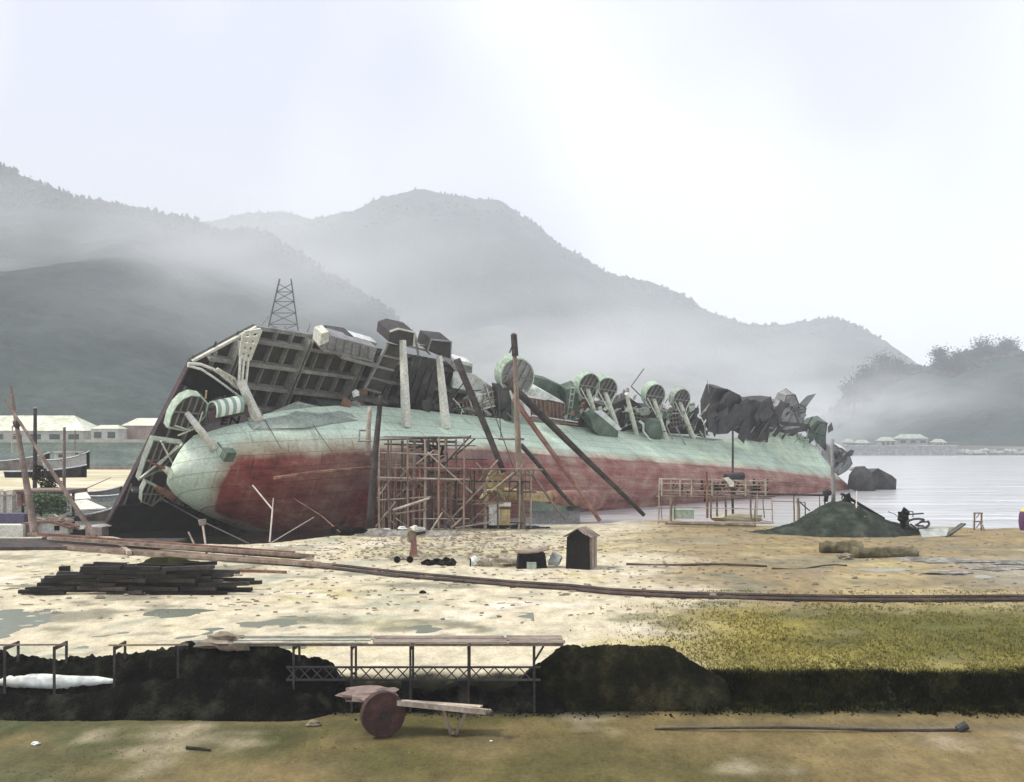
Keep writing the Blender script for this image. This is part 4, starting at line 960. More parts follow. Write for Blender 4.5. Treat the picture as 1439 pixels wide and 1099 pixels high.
# ---------------------------------------------------------------- masts, spars and derricks
def pole(name, p, q, r, r2, m, label, cat='pole', wob=.06, extra=None):
    t = thing(name, label, cat, p); MB().tube(p, q, r, r2, 10, wob=wob).build('shaft', m, t, True)
    if extra: extra(t)
    return t
def yard(t):
    MB().beam(at(716, 496, 89.6), at(720.5, 484, 89.6), .12).build('cleat', 'timber_dark', t)
    MB().tube(at(700, 617, 90), at(737, 617, 90), .1).build('cross_arm', 'timber', t)
    MB().tube(at(722, 470, 89.8), at(724, 500, 89.8), .28, .30, 8).build('band', 'timber_dark', t)
pole('derrick_mast', at(734, 744, 90), at(721.5, 468, 90), .34, .18, 'timber', 'tallest upright mast standing in front of the wreck amidships', 'mast', extra=yard)
pole('gin_pole', at(519, 746, 87), at(535, 556, 88), .36, .22, 'timber_dark', 'thick dark pole beside the left end of the tall scaffold', 'pole', extra=lambda t: MB().beam(at(524, 566, 87.6), at(541, 568, 87.6), .3, .2).build('cleat', 'timber_dark', t))
pole('gin_pole', at(517, 640, 92), at(520, 572, 92), .25, .2, 'timber_pale', 'short whitish pole hanging beside the thick dark pole', 'pole')
pole('spar', at(708, 664, 90), at(642, 505, 90.5), .26, .34, 'timber_dark', 'dark spar leaning left with its head up at the deck', 'spar')
pole('spar', at(905, 724, 98), at(712, 535, 92), .20, .38, 'timber_dark', 'longest dark spar slanting right down to the white shore', 'spar')
pole('spar', at(843, 732, 95), at(722, 560, 93), .20, .26, 'rust_red', 'reddish spar slanting down between mast and longest spar', 'spar')
pole('spar', at(806, 712, 94), at(732, 625, 92), .18, .22, 'timber_dark', 'short dark spar slanting down right of the propeller shaft', 'spar')
pole('spar', at(794, 730, 91), at(742, 660, 91), .10, .14, 'timber_pink', 'thin pinkish spar standing in front of the yellow shaft', 'spar')
pole('spar', at(1171, 705, 92), at(1170, 617, 92), .20, .16, 'steel_grey', 'grey upright mast behind the top of the gravel mound', 'mast')
for (a, b, Y0, Y1, lb) in (((680, 540), (733, 690), 94, 90, 'wire stay running down from the white torn cone'), ((700, 545), (704, 615), 90, 90, 'thin upright wire just left of the tallest mast')):
    single(MB().tube(at(*a, Y0), at(*b, Y1), .05, n=5), 'wire_stay', 'wire', lb, 'wire')
# ropes at the stern
rp = MB().path([at(355, 682, 85), at(383, 716, 83), at(379, 762, 80.5)], .07, 6); rp.path([at(383, 716, 83), at(384, 700, 84)], .04, 5)
single(rp, 'mooring_rope', 'rope', 'white rope hanging forked down the red stern to the sand', 'rope')
single(MB().path([at(379, 764, 80.5), at(441, 727, 88)], .05, 5), 'mooring_rope', 'rope', 'thin rope stretched right from the sand to the red hull', 'rope')
single(MB().path([at(225, 700, 92), at(285, 733, 86), at(350, 764, 80)], .07, 5), 'mooring_rope', 'wire', 'dark rope slanting from the lower tub to the sand', 'rope')
single(MB().path([at(412, 700, 88), at(452, 725, 86), at(478, 748, 83)], .05, 5), 'mooring_rope', 'rust', 'rusty wire slanting over the red hull left of the pole', 'rope')
st = MB().tube(at(284, 730, 84), at(285, 738, 84), .35, .3).tube(at(285, 738, 84), at(289, 766, 81), .10, .08)
single(st, 'mooring_post', 'timber_pale', 'thin pale post with a wide head in the dark dock water', 'post')
single(MB().tube(at(265, 748, 82), at(273, 765, 80.5), .08), 'mooring_post', 'timber', 'short leaning stake left of the pale post in the dock', 'post')
single(MB().path([at(405, 585, 88), at(395, 650, 84.5)], .03, 5), 'wire_stay', 'wire', 'hair thin wire hanging over the mint stern bulge plate', 'wire') if False else None

# ---------------------------------------------------------------- ground items before the wreck
def hut():
    p = G(812, 800); t = thing('hut', 'narrow tall black fronted wooden hut with gable roof', 'hut', p)
    w = .72; h = 2.0; d = 1.5; x, y, z = p
    a = R(-22); ca, sa = math.cos(a), math.sin(a)
    def q(u, v, k): return Vector((x + u * ca - v * sa, y + u * sa + v * ca, z + k))
    def bx(mb, u0, u1, v0, v1, k0, k1, spread=0):
        mb.add([q(u0-spread, v0, k0), q(u1+spread, v0, k0), q(u1+spread, v1, k0), q(u0-spread, v1, k0), q(u0, v0, k1), q(u1, v0, k1), q(u1, v1, k1), q(u0, v1, k1)], [(0,3,2,1),(4,5,6,7),(0,1,5,4),(1,2,6,5),(2,3,7,6),(3,0,4,7)])
    f = MB(); bx(f, -w, w, 0, .08, -.05, h, .08); f.prism([q(-w, .01, h), q(w, .01, h), q(0, .01, h + .45)], q(0, .08, 0) - q(0, 0, 0)); f.build('front', 'black', t)
    for s_ in range(7):
        v0 = .1 + s_ * .2; m = MB(); bx(m, w + .005 * (s_ % 2), w + .07, v0, v0 + .185, -.05, h - .02, .0); m.build('side_board', random.choice(['timber_pink', 'timber', 'timber_pale']), t)
    m = MB(); bx(m, -w, -w + .06, .1, d, -.05, h); m.build('wall', 'timber_dark', t)
    m = MB(); bx(m, -w, w, d, d + .06, -.05, h); m.build('wall', 'timber_dark', t)
    for sg in (-1, 1):
        n = (q(0, 0, 0) - q(0, 0, 0))
        m = MB().prism([q(0, -.12, h + .52), q(sg * (w + .22), -.12, h - .03), q(sg * (w + .22), d + .15, h - .03), q(0, d + .15, h + .52)], (0, 0, .05)); m.build('roof', 'timber', t)
hut()
def rough_box(px, py, w, d, h, m, name, label, cat, yaw=.2, taper=.9):
    p = G(px, py); mb = MB(); ca, sa = math.cos(yaw), math.sin(yaw)
    vs = [(p.x + (u * w/2 * k) * ca - (v * d) * sa, p.y + (u * w/2 * k) * sa + v * d * ca, p.z + z) for z, k in ((-.05, 1), (h, taper)) for u, v in ((-1, 0), (1, 0), (1, 1), (-1, 1))]
    mb.add(vs, [(0,3,2,1),(4,5,6,7),(0,1,5,4),(1,2,6,5),(2,3,7,6),(3,0,4,7)]); return mb
def winch():
    p = G(748, 799); t = thing('winch_shelter', 'black sagging shelter with a pale block in front, left of the hut', 'shelter', p)
    rough_box(748, 799, 1.9, 1.0, .95, '', '', '', '', .1, .86).build('body', 'black', t)
    pts = [(-1.0, -.1, .95), (-.4, -.15, .93), (.3, -.15, 1.0), (.9, -.1, 1.12), (1.05, 0, 1.3), (1.0, 1.2, 1.25), (.8, 1.25, 1.1), (0, 1.3, 1.0), (-.9, 1.2, .98)]
    m = MB().prism([p + Vector(q) for q in pts], (0, 0, .07)); m.build('roof', 'timber', t)
    MB().box(p.x - .35, p.x + .25, p.y - .3, p.y - .05, p.z - .03, p.z + .42).build('block', 'mint_grey', t)
    MB().prism([p + Vector(q) for q in ((1.0, .3, .4), (1.7, .2, .42), (1.9, .6, .75), (1.3, .8, .95))], (0, .1, -.25)).build('flap', 'concrete', t)
winch()
# black tarry heap, brown lumps and white ball
hp = MB()
for k in range(16): hp.blob(G(598 + k * 2.4 + random.uniform(-2, 2), 793 + random.uniform(-2, 2)) + Vector((0, 0, .1)), (.28, .25, random.uniform(.12, .3)), k, .4, 5, 7)
single(hp, 'scrap_heap', 'coal', 'low black tangled heap on the sand left of the white ball', 'heap')
single(MB().blob(G(666, 795) + Vector((0, 0, .28)), (.30, .3, .34), 5, .12, 8, 12), 'white_ball', 'white_plate', 'round white bundle on the sand among brown lumps', 'bundle', None, True)
single(MB().beam(G(661, 796), G(661, 796) + Vector((0, 0, .5)), .1), 'stake', 'timber_black', 'short black stake right beside the round white bundle', 'stake')
for k, (px, w, lb) in enumerate(((681, .5, 'rounded brown lump just right of the white bundle'), (703, .8, 'broad brown earth lump midway between bundle and shelter'), (718, .6, 'brown earth lump nearest to the black shelter'))):
    single(MB().blob(G(px, 796) + Vector((0, .3, .1)), (w, .5, .3), 20 + k, .35), 'earth_lump', 'stone', lb, 'earth lump')
# iron stand with a box
def stand():
    p = G(582, 782); t = thing('iron_stand', 'rusty red stand carrying a tan box, on the sand before the scaffold', 'stand', p)
    MB().beam(p - Vector((0, 0, .05)), p + Vector((-.05, 0, 1.7)), .42, .3, .36).build('column', 'rust_red', t)
    MB().blob(p + Vector((-.22, -.02, 1.45)), (.33, .24, .52), 3, .15).build('box', 'stone', t)
    MB().blob(p + Vector((0, 0, 1.92)), (.34, .25, .2), 8, .3).build('sack', 'canvas', t)
    MB().beam(p + Vector((.1, 0, 1.55)), p + Vector((.78, .05, 1.68)), .16, .2).build('arm', 'timber_black', t)
    MB().beam(p + Vector((-.35, .3, 0)), p + Vector((-.15, .05, .95)), .12).build('prop', 'timber_pale', t)
stand()
def wheelset():
    p = G(567, 791); t = thing('wheel_set', 'small pair of black wheels on an axle lying on pale sand', 'wheels', p)
    for s_ in (-1, 1):
        c = p + Vector((s_ * .42, 0, .22)); d = Vector((.5, -.85, 0)).normalized()
        MB().tube(c - d * .07, c + d * .07, .22, n=14).tube(c - d * .1, c + d * .1, .08, n=8).build('wheel', 'black', t)
    MB().tube(p + Vector((-.42, 0, .22)), p + Vector((.42, 0, .22)), .035, n=6).build('axle', 'steel_dark', t)
wheelset()
# rubble, stones and planks strewn about: nobody could count it
rb = MB(); rr = random.Random(5)
for k in range(2200):
    u = rr.random()
    if u < .5: X = rr.gauss(-6, 5); Y = rr.uniform(66, 90)
    elif u < .7: X = rr.uniform(-30, 14); Y = rr.uniform(44, 82)
    elif u < .85: X = rr.gauss(rr.choice((-20, -9, 3, 12)), 2.5); Y = rr.gauss(rr.choice((52, 60, 68)), 1.5)
    else: X = rr.uniform(8, 45); Y = rr.uniform(52, 92)
    if Y > shore_y(X) - .5: continue
    s_ = rr.uniform(.02, .09) * (2 if rr.random() < .04 else 1)
    c = Vector((X, Y, gz(X, Y) + s_ * .3)); vs = []
    for q in ((-1, -1, 0), (1, -1, 0), (1, 1, 0), (-1, 1, 0), (-.6, -.6, .8), (.7, -.5, 1), (.5, .6, .8), (-.7, .5, .9)):
        vs.append(c + Vector(((q[0] + rr.uniform(-.3, .3)) * s_ * 1.5, (q[1] + rr.uniform(-.3, .3)) * s_, q[2] * s_ * rr.uniform(.5, 1))))
    rb.add(vs, [(4,5,6,7),(0,1,5,4),(1,2,6,5),(2,3,7,6),(3,0,4,7)])
o = rb.build('rubble', 'stone'); struct(o, 'stuff'); o['label'] = 'loose stones and clods strewn over the yard'
lt = MB(); rr = random.Random(91)
for k in range(520):
    X = rr.uniform(-32, 32); Y = rr.uniform(46, 88)
    if Y > shore_y(X) - 1 or (X > 6 and Y < 50): continue
    a = rr.uniform(-.6, .6) + (3.14 if rr.random() < .5 else 0); ln = rr.uniform(.1, .55); z = gz(X, Y) + .03
    lt.beam((X, Y, z), (X + math.cos(a) * ln, Y + math.sin(a) * ln, z + rr.uniform(0, .03)), rr.uniform(.02, .07), .03)
o = lt.build('litter', 'timber'); struct(o, 'stuff'); o['label'] = 'wood chips and scraps littering the yard'
# heaps of rubble at the scaffold foot
single(MB().blob(G(508, 748) + Vector((0, 0, .2)), (.75, .5, .6), 9, .4, 8, 12), 'yellow_bundle', 'yellow_paint', 'bright yellow bundle at the foot of the thick dark pole', 'bundle')
single(MB().blob(G(490, 752), (1.6, .7, .8), 19, .4, 8, 12), 'rubble_mound', 'coal', 'black lump just left of the bright yellow bundle', 'mound')
for k, (px, py) in enumerate(((545, 742), (565, 739), (532, 744), (590, 740))):
    p = at(px, py + 3, 86.5); single(MB().blob(p, (.42, .3, .14), 60 + k, .5), 'chalk_block', 'white_plate', 'pale broken block at the foot of the tall scaffold', 'block', 'pale blocks under the scaffold')
# white blocks and hut beneath the shaft
def shed_small(px0, px1, py0, py1, Y, d, wall, roof, label, name='shed', win=2, roofh=.25, over=.3):
    a = at(px0, py1, Y); b = at(px1, py0, Y); t = thing(name, label, 'building', ((a.x + b.x) / 2, Y, a.z))
    H_ = b.z - a.z; rh = H_ * roofh; z1 = b.z - rh
    MB().box(a.x, b.x, Y, Y + d, a.z - .5, z1).build('wall', wall, t)
    MB().prism([(a.x - over, Y - over, z1), (a.x - over, Y + d + over, z1), (a.x - over + d * .2, Y + d / 2, b.z)], (0, 0, .001)) if False else None
    xl, xr = a.x - over, b.x + over; k = min(d * .45, (xr - xl) * .2)
    MB().add([(xl, Y - over, z1), (xr, Y - over, z1), (xr, Y + d + over, z1), (xl, Y + d + over, z1), (xl + k, Y + d / 2, b.z), (xr - k, Y + d / 2, b.z)],
             [(0,1,5,4), (1,2,5), (2,3,4,5), (3,0,4), (0,3,2,1)]).build('roof', roof, t)
    for i in range(win):
        u = (i + .5) / win; x = a.x + (b.x - a.x) * u; ww_ = (b.x - a.x) / win * .28; zc = a.z + (z1 - a.z) * .55; hh = (z1 - a.z) * .22
        f = MB().box(x - ww_ - .08, x + ww_ + .08, Y - .06, Y - .003, zc - hh - .08, zc + hh + .08).build('window', 'wall_pale', t)
        MB().box(x - ww_, x + ww_, Y - .09, Y - .064, zc - hh, zc + hh).build('pane', 'glass', f)
    return t
shed_small(745, 815, 704, 731, 101, 2.0, 'steel_grey', 'mint_dark', 'low grey green shed on the shore right of the propeller shaft', win=0, roofh=.5)
def box_thing(px0, px1, py0, py1, Y, d, m, name, label, cat):
    a = at(px0, py1, Y); b = at(px1, py0, Y); return single(MB().box(a.x, b.x, Y, Y + d, a.z, b.z), name, m, label, cat)
bt = thing('chest', 'white and yellow wooden chest standing below the yellow propeller', 'chest', at(703, 738, 89.5))
for (x0, x1, y0, y1, m, nm) in ((687, 702, 712, 738, 'white_plate', 'side'), (702.2, 717, 716, 738, 'yellow', 'front'), (686, 718, 706.5, 711.8, 'canvas', 'lid')):
    a = at(x0, y1, 89.5); b = at(x1, y0, 89.5); MB().box(a.x, b.x, 89.5, 90.6, a.z, b.z).build(nm, m, bt)

# ---------------------------------------------------------------- gravel mound, conveyor, scrap, logs on the right
def mound(name, m, label, cat, c, prof, depth, seed, group=None, n=170, rows=54, rough=.1):
    """prof: (x offset, height) along the length; depth: half width in Y"""
    mb = MB(); x0, x1 = prof[0][0], prof[-1][0]; vs = []
    def hgt(x):
        for (a, b), (e, f_) in zip(prof, prof[1:]):
            if a <= x <= e: return b + (f_ - b) * (x - a) / (e - a)
        return 0
    for j in range(rows + 1):
        v = -1 + 2 * j / rows
        for i in range(n + 1):
            x = x0 + (x1 - x0) * i / n; h = hgt(x)
            dd = depth * (.35 + .65 * min(1, h / max(.3, max(q[1] for q in prof) * .6)))
            y = v * dd; z = h * max(0, 1 - abs(v) ** 1.25)
            z += rough * (noise.noise(Vector((x * 1.1, y * 1.1, seed))) + .6 * noise.noise(Vector((x * 3, y * 3, seed))) + .45 * noise.noise(Vector((x * 8, y * 8, seed))) + .25 * noise.noise(Vector((x * 17, y * 17, seed)))) * (1 if 0 < i < n and 0 < j < rows else 0)
            vs.append((c[0] + x, c[1] + y, c[2] + z - .04))
    k = n + 1; mb.add(vs, [(j*k+i, j*k+i+1, (j+1)*k+i+1, (j+1)*k+i) for j in range(rows) for i in range(n)])
    return single(mb, name, m, label, cat, group, True)
for k, (px, py, w, d, h, m, lb) in enumerate(((545, 752, 3.6, 2.4, .6, 'rubble', 'grey rubble mound at the left foot of the tall scaffold'), (600, 752, 3.4, 2, .45, 'rubble', 'low grey mound under the middle of the tall scaffold'), (690, 742, 5.5, 1.6, .4, 'gravel', 'long dark debris bank below the propeller'), (820, 732, 3.2, 1.2, .5, 'timber_dark', 'dark heap of timbers at the foot of the reddish spar'))):
    p = G(px, py); mound('rubble_mound', m, lb, 'mound', (p.x, p.y + .4, p.z), [(-w, 0), (-w * .7, h * .5), (-w * .3, h), (w * .15, h * .7), (w * .5, h * .8), (w * .8, h * .35), (w, 0)], d * .7, 50 + k, rough=.12)
YG = 86.0; cg = G(1180, 762); cg = Vector(((1180 - 719.5) / FPX * YG, YG, 0))
mound('gravel_mound', 'gravel', 'big dark green gravel mound right of the low staging', 'mound', cg,
      [(-8.2, 0), (-6, .35), (-3.8, 1.0), (-2.0, 2.2), (-.9, 2.75), (0.2, 2.8), (1.2, 2.6), (3, 1.7), (4.6, 1.0), (6, .6), (7.4, .2), (8.5, 0)], 4.2, 3, rough=.12)
def conveyor():
    t = thing('conveyor', 'narrow slanting conveyor frame resting on the gravel mound', 'conveyor', at(1186, 700, 87))
    a, b = at(1184, 694, 87.5), at(1243, 729, 86.5)
    for o in (0, .5):
        MB().beam(a + Vector((0, o, 0)), b + Vector((0, o, 0)), .14, .2).build('rail', 'timber_black', t)
    MB().beam(a + Vector((.2, .25, -.45)), b + Vector((0, .25, -.35)), .1, .12).build('lower_rail', 'timber', t)
    for k in range(11):
        u = k / 10; p = a.lerp(b, u); MB().beam(p, p + Vector((0, .2, -.5)), .08).build('upright', 'timber_dark', t)
    MB().blob(at(1191, 702, 87.2), (.4, .3, .45), 5, .4).build('motor', 'black', t)
    MB().beam(at(1160, 705, 88), at(1163, 690, 88), .3).build('foot', 'timber_black', t)
    MB().blob(at(1162, 693, 88), (.45, .3, .3), 6, .3).build('pulley', 'steel_dark', t)
conveyor()
single(MB().path([at(1204, 690, 87), at(1203, 724, 84.5), at(1206, 726, 84.3), at(1216, 726, 84.3)], .05, 6), 'bent_pipe', 'rope', 'thin pale bent pipe standing on the gravel mound', 'pipe')
def tangle():
    t = thing('scrap_tangle', 'tangle of bent dark steel beside the right foot of the gravel mound', 'scrap', at(1285, 748, 84))
    rr = random.Random(3)
    for k in range(12):
        p = at(1266 + rr.uniform(0, 34), 722 + rr.uniform(0, 18), 84 + rr.uniform(0, 2)); q = p + Vector((rr.uniform(-1.1, 1.3), rr.uniform(-.3, .3), rr.uniform(-.6, .3)))
        MB().path([p, p.lerp(q, .5) + Vector((0, 0, rr.uniform(-.2, .3))), q], rr.uniform(.06, .14), 6).build('bent_bar', 'steel_dark', t)
    arc = [at(1268 + 18 * (1 - math.cos(a)), 726 + 16 * math.sin(a) * .8, 84) for a in [x * .35 for x in range(8)]]
    loop = [at(1290 + 16 * math.cos(a), 736 + 7 * math.sin(a), 83.6) for a in [x * .45 - .6 for x in range(14)]]
    MB().path(loop, .10, 6).build('hoop', 'steel_dark', t)
    MB().path([at(1248, 719, 84), at(1258, 723, 84), at(1268, 731, 84)], .03, 5).build('wire', 'wire', t)
    MB().blob(at(1270, 728, 84.5), (.5, .4, .7), 4, .5).build('engine', 'black', t)
    MB().path([at(1273, 719, 84), at(1283, 719, 84), at(1283, 727, 84)], .04, 5).build('bracket', 'steel_dark', t)
tangle()
def plate():
    t = thing('sled', 'pale flat plate with an upturned dark end, by the shore', 'sled', at(1320, 748, 84))
    MB().prism([at(1290, 742, 84), at(1334, 743, 84), at(1330, 755, 82), at(1296, 757, 82)], (0, 0, .12)).build('plate', 'concrete', t)
    MB().beam(at(1332, 752, 82.5), at(1354, 736, 83), .55, .12).build('blade', 'steel_dark', t)
    MB().beam(at(1328, 755, 82), at(1353, 739, 82.4), .12).build('blade_rim', 'mint_dark', t)
    MB().beam(at(1300, 744, 83.5), at(1332, 746, 83.5), .1).build('edge', 'rust', t)
plate()
def ladder_stand():
    t = thing('trestle_stand', 'small thin frame standing at the water edge far right', 'frame', at(1374, 746, 88))
    for px in (1369, 1379): MB().beam(at(px, 745, 88), at(px + .5, 721, 88), .12).build('leg', 'timber_pink', t)
    MB().beam(at(1383, 745, 87.6), at(1378, 734, 88), .14).build('leg', 'timber', t)
    for py in (721, 733): MB().beam(at(1368, py, 88), at(1381, py, 88), .1).build('rung', 'timber_pink', t)
    for py in (724, 738): MB().beam(at(1372, py + 4, 88.1), at(1377, py - 3, 88.1), .06).build('brace', 'timber_pink', t)
ladder_stand()
dr = at(1441, 745, 84); t = thing('barrel', 'purple barrel with a yellow lid at the right border', 'barrel', dr)
b2 = MB(); pr_ = [(0, .42), (.3, .5), (.8, .54), (1.3, .5), (1.6, .42)]
for (z0, r0), (z1, r1) in zip(pr_, pr_[1:]): b2.tube(dr + Vector((0, 0, z0)), dr + Vector((0, 0, z1)), r0, r1, 16)
b2.build('body', 'purple', t); MB().tube(dr + Vector((0, 0, 1.61)), dr + Vector((0, 0, 1.85)), .4, .25, 16).build('lid', 'yellow_paint', t)
# logs
def log(p, q, r, r2, m, label, seed):
    mb = MB(); p = Vector(p); q = Vector(q); d = (q - p).normalized(); x = d.cross(Vector((0, 0, 1))).normalized(); y = x.cross(d); n = 14; m_ = 26; vs = []
    for k in range(m_):
        t_ = k / (m_ - 1); c = p.lerp(q, t_)
        for i in range(n):
            a = 6.283 * i / n; rr = (r + (r2 - r) * t_) * (1 + .5 * noise.noise(Vector((math.cos(a) * 1.3, math.sin(a) * 1.3, t_ * 6 + seed))) + .2 * noise.noise(Vector((math.cos(a) * 3, math.sin(a) * 3, t_ * 20 + seed))))
            vs.append(c + x * math.cos(a) * rr * 1.3 + y * math.sin(a) * rr)
    mb.add(vs, [(k*n+i, k*n+(i+1) % n, (k+1)*n+(i+1) % n, (k+1)*n+i) for k in range(m_-1) for i in range(n)] + [tuple(range(n)), tuple(range((m_-1)*n, m_*n))])
    return single(mb, 'log', m, label, 'log', None, True)
a = G(1152, 776); b = G(1215, 778); log(a + Vector((0, 0, .3)), b + Vector((0, .5, .35)), .42, .5, 'mossy', 'thick mossy log in front of the gravel mound, left one', 1)
a = G(1200, 784); b = G(1286, 781); log(a + Vector((0, 0, .25)), b + Vector((0, 0, .25)), .42, .36, 'mossy', 'longer mossy log, right one, ending in a dark cut', 2)
single(MB().blob(G(1188, 786) + Vector((0, 0, .1)), (.6, .4, .3), 7, .4), 'stone', 'stone', 'light brown stone under the joint of the mossy logs', 'stone')
single(MB().tube(G(880, 794) + Vector((0, 0, .06)), G(1078, 797) + Vector((0, 0, .06)), .09, .07, 7, wob=.1), 'pipe', 'pipe', 'thin dark pipe lying on tan ground right of the hut', 'pipe')
single(MB().tube(G(1085, 800) + Vector((0, 0, .06)), G(1190, 796) + Vector((0, 0, .06)), .06, .05, 7, wob=.15), 'pipe', 'timber_dark', 'short dark pole on tan ground below the mossy logs', 'pole')
for k, (px, py, w) in enumerate(((1300, 786, 2.2), (1360, 790, 3), (1400, 800, 2.4), (1330, 806, 1.6), (1425, 792, 1.6))):
    single(MB().blob(G(px, py), (w, .9, .12), 80 + k, .5, 8, 18), 'mud_patch', 'rubble', ('low grey gravel spread on the right side of the yard'), 'gravel patch', 'gravel spreads at the right of the yard')

# ---------------------------------------------------------------- long rails and timbers on the left
def run(px0, py0, px1, py1, r, m, label, name='long_timber', group=None, z=.06, box=True, n=1):
    a = G(px0, py0); b = G(px1, py1); a.z += z; b.z += z
    mb = MB()
    if box: mb.beam(a, b, r * 2, r * 1.6)
    else: mb.tube(a, b, r, r, 7, wob=.05)
    return single(mb, name, m, label, 'timber' if box else 'pipe', group)
# the left end of the timbers rests on a low dark jetty
jt = thing('jetty', 'dark low timber jetty under the left ends of the long timbers', 'jetty', G(60, 772))
ja = G(0, 776)
MB().box(-46, -26, 72, 78.5, .02, .25).build('deck', 'timber_dark', jt)
for k in range(12):
    x = -45 + k * 1.7; MB().tube((x, 72.2, -.4), (x, 72.2, .02), .16).build('pile', 'timber_black', jt)
cols_ = ['timber_pink', 'timber', 'rust', 'timber_dark', 'timber_pale', 'timber', 'rust']
for k in range(9):
    x0 = 40 + k * 7; y0 = 757 + k * 2.1; x1 = 395 + k * 9; y1 = 787 + k * 1.6
    run(x0, y0, x1, y1, .13, cols_[k % 7], 'one of the long beams laid side by side from the jetty across the sand', 'long_timber', 'long beams laid across the sand', z=.38 + (k % 3) * .12 if k < 6 else .2)
run(165, 768, 182, 781, .16, 'timber_pale', 'short pale plank propped under the long beams', z=.2)
run(280, 803, 312, 804, .12, 'timber', 'shorter brown plank lying just right of the black sleeper stack')
run(335, 804, 402, 806, .13, 'rust', 'reddish plank lying alone on the pale sand')
run(490, 803, 560, 812, .08, 'timber_dark', 'thin dark bar beside the track left of centre')
# narrow track: two long rails with earth bank
def rail_pts(off):
    return [G(px, py + off) + Vector((0, 0, .10)) for px, py in ((395, 789), (480, 797), (560, 806), (640, 813), (720, 820), (800, 825), (860, 831), (960, 836), (1080, 839), (1200, 841), (1320, 841), (1460, 840))]
single(MB().path(rail_pts(0), .09, 6), 'rail', 'pipe', 'long dark rail curving over the whole yard, farther of the two', 'rail')
single(MB().path(rail_pts(5), .10, 6), 'rail', 'pipe', 'long dark rail curving over the whole yard, nearer of the two', 'rail')
sl_ = MB()
pts = rail_pts(0); pts2 = rail_pts(5)
rr = random.Random(8); proto = None
for i in range(len(pts) - 1):
    n_s = max(2, int((pts[i + 1] - pts[i]).length / 1.3))
    for k in range(n_s):
        u = k / n_s; a = pts[i].lerp(pts[i + 1], u); b = pts2[i].lerp(pts2[i + 1], u)
        if rr.random() < .3: continue
        d = (b - a).normalized()
        o = MB().beam(a - d * .3 - Vector((0, 0, .1)), b + d * .3 - Vector((0, 0, .1)), .28, .1)
        single(o, 'sleeper', 'timber_dark', 'dark cross sleeper half buried beneath the two long rails', 'sleeper', 'sleepers under the rails')
# stack of black sleepers
rr = random.Random(21)
base = G(175, 835)
cnt = 0
sx0 = base.x - 5.3
for layer in range(7):
    for row in range(3):
        x = sx0 + layer * .35 + rr.uniform(-.3, .3) + (1.2 if layer > 4 else 0); xe = base.x + 5.0 - layer * .45
        if layer >= 5: x = base.x - 2.3
        while x < xe:
            ln = rr.uniform(1.7, 2.7); y = base.y + row * .85 + rr.uniform(-.12, .12); z = base.z + .1 + layer * .21; yaw = rr.uniform(-.12, .12)
            c = Vector((x + ln / 2, y, z)); d = Vector((math.cos(yaw), math.sin(yaw), rr.uniform(-.05, .05))) * ln / 2
            if rr.random() > .08:
                single(MB().beam(c - d, c + d, .30, .19), 'stacked_sleeper', rr.choice(['timber_black', 'timber_black', 'black', 'timber_dark']), 'black sleeper in the big stack on the pale sand at left', 'sleeper', 'black sleepers in the stack')
                cnt += 1
            x += ln + rr.uniform(.02, .2)
for px, py in ((78, 800), (112, 797)):
    p = G(px, 834); single(MB().box(p.x - .2, p.x + .25, p.y + .8, p.y + 1.2, p.z, p.z + (835 - py) / FPX * p.y), 'upright_block', 'timber_black', 'black block rising above the left part of the sleeper stack' if px > 100 else 'leftmost black block rising above the sleeper stack', 'block')
single(MB().blob(G(215, 815) + Vector((0, 1.6, 0.35)), (1.9, .7, .6), 31, .35, 10, 20), 'weed_clump', 'grass_dark', 'dark weedy clump behind the top of the sleeper stack', 'plant')

# ---------------------------------------------------------------- coal heaps, trestle and bank in front
def cm(px0, px1, Y, prof, depth, label, seed, group=None, rough=.22, m='coal'):
    x0 = (px0 - 719.5) / FPX * Y; x1 = (px1 - 719.5) / FPX * Y
    P = []
    for px, py in prof:
        x = (px - 719.5) / FPX * Y; h = CH - (py - HOR) / FPX * Y - NEAR_Z if py else 0
        P.append((x, max(0, h)))
    xc = (x0 + x1) / 2; return mound('coal_heap', m, label, 'heap', (xc, Y, NEAR_Z), [(x - xc, h) for x, h in P], depth, seed, group, 260, 40, rough)
cm(-90, 500, 33.1, [(-90, 940), (-30, 920), (0, 916), (40, 919), (85, 924), (115, 923), (150, 918), (200, 914), (250, 905), (300, 903), (345, 902), (390, 906), (420, 915), (445, 925), (470, 932), (500, 0)], 1.3, 'long black coal heap behind the light strip, left of the trestle', 4, rough=.16)
cm(-90, 455, 31.9, [(-90, 978), (-40, 974), (20, 974), (80, 975), (140, 972), (180, 958), (260, 950), (340, 950), (400, 960), (440, 980), (470, 0)], .85, 'nearest black coal heap in the left foreground', 6, rough=.12)
cm(735, 1030, 33.3, [(728, 950), (745, 938), (765, 925), (787, 908), (800, 905), (870, 905), (938, 905), (950, 911), (970, 926), (1000, 943), (1020, 955), (1034, 0)], 1.1, 'flat topped dark coal heap right of the trestle', 8, rough=.09, m='soil_dark')
cm(430, 760, 32.7, [(430, 968), (470, 960), (520, 964), (600, 968), (650, 962), (700, 966), (750, 960), (790, 970), (800, 0)], .7, 'low black coal ridge along the foot of the trestle', 9, rough=.08)
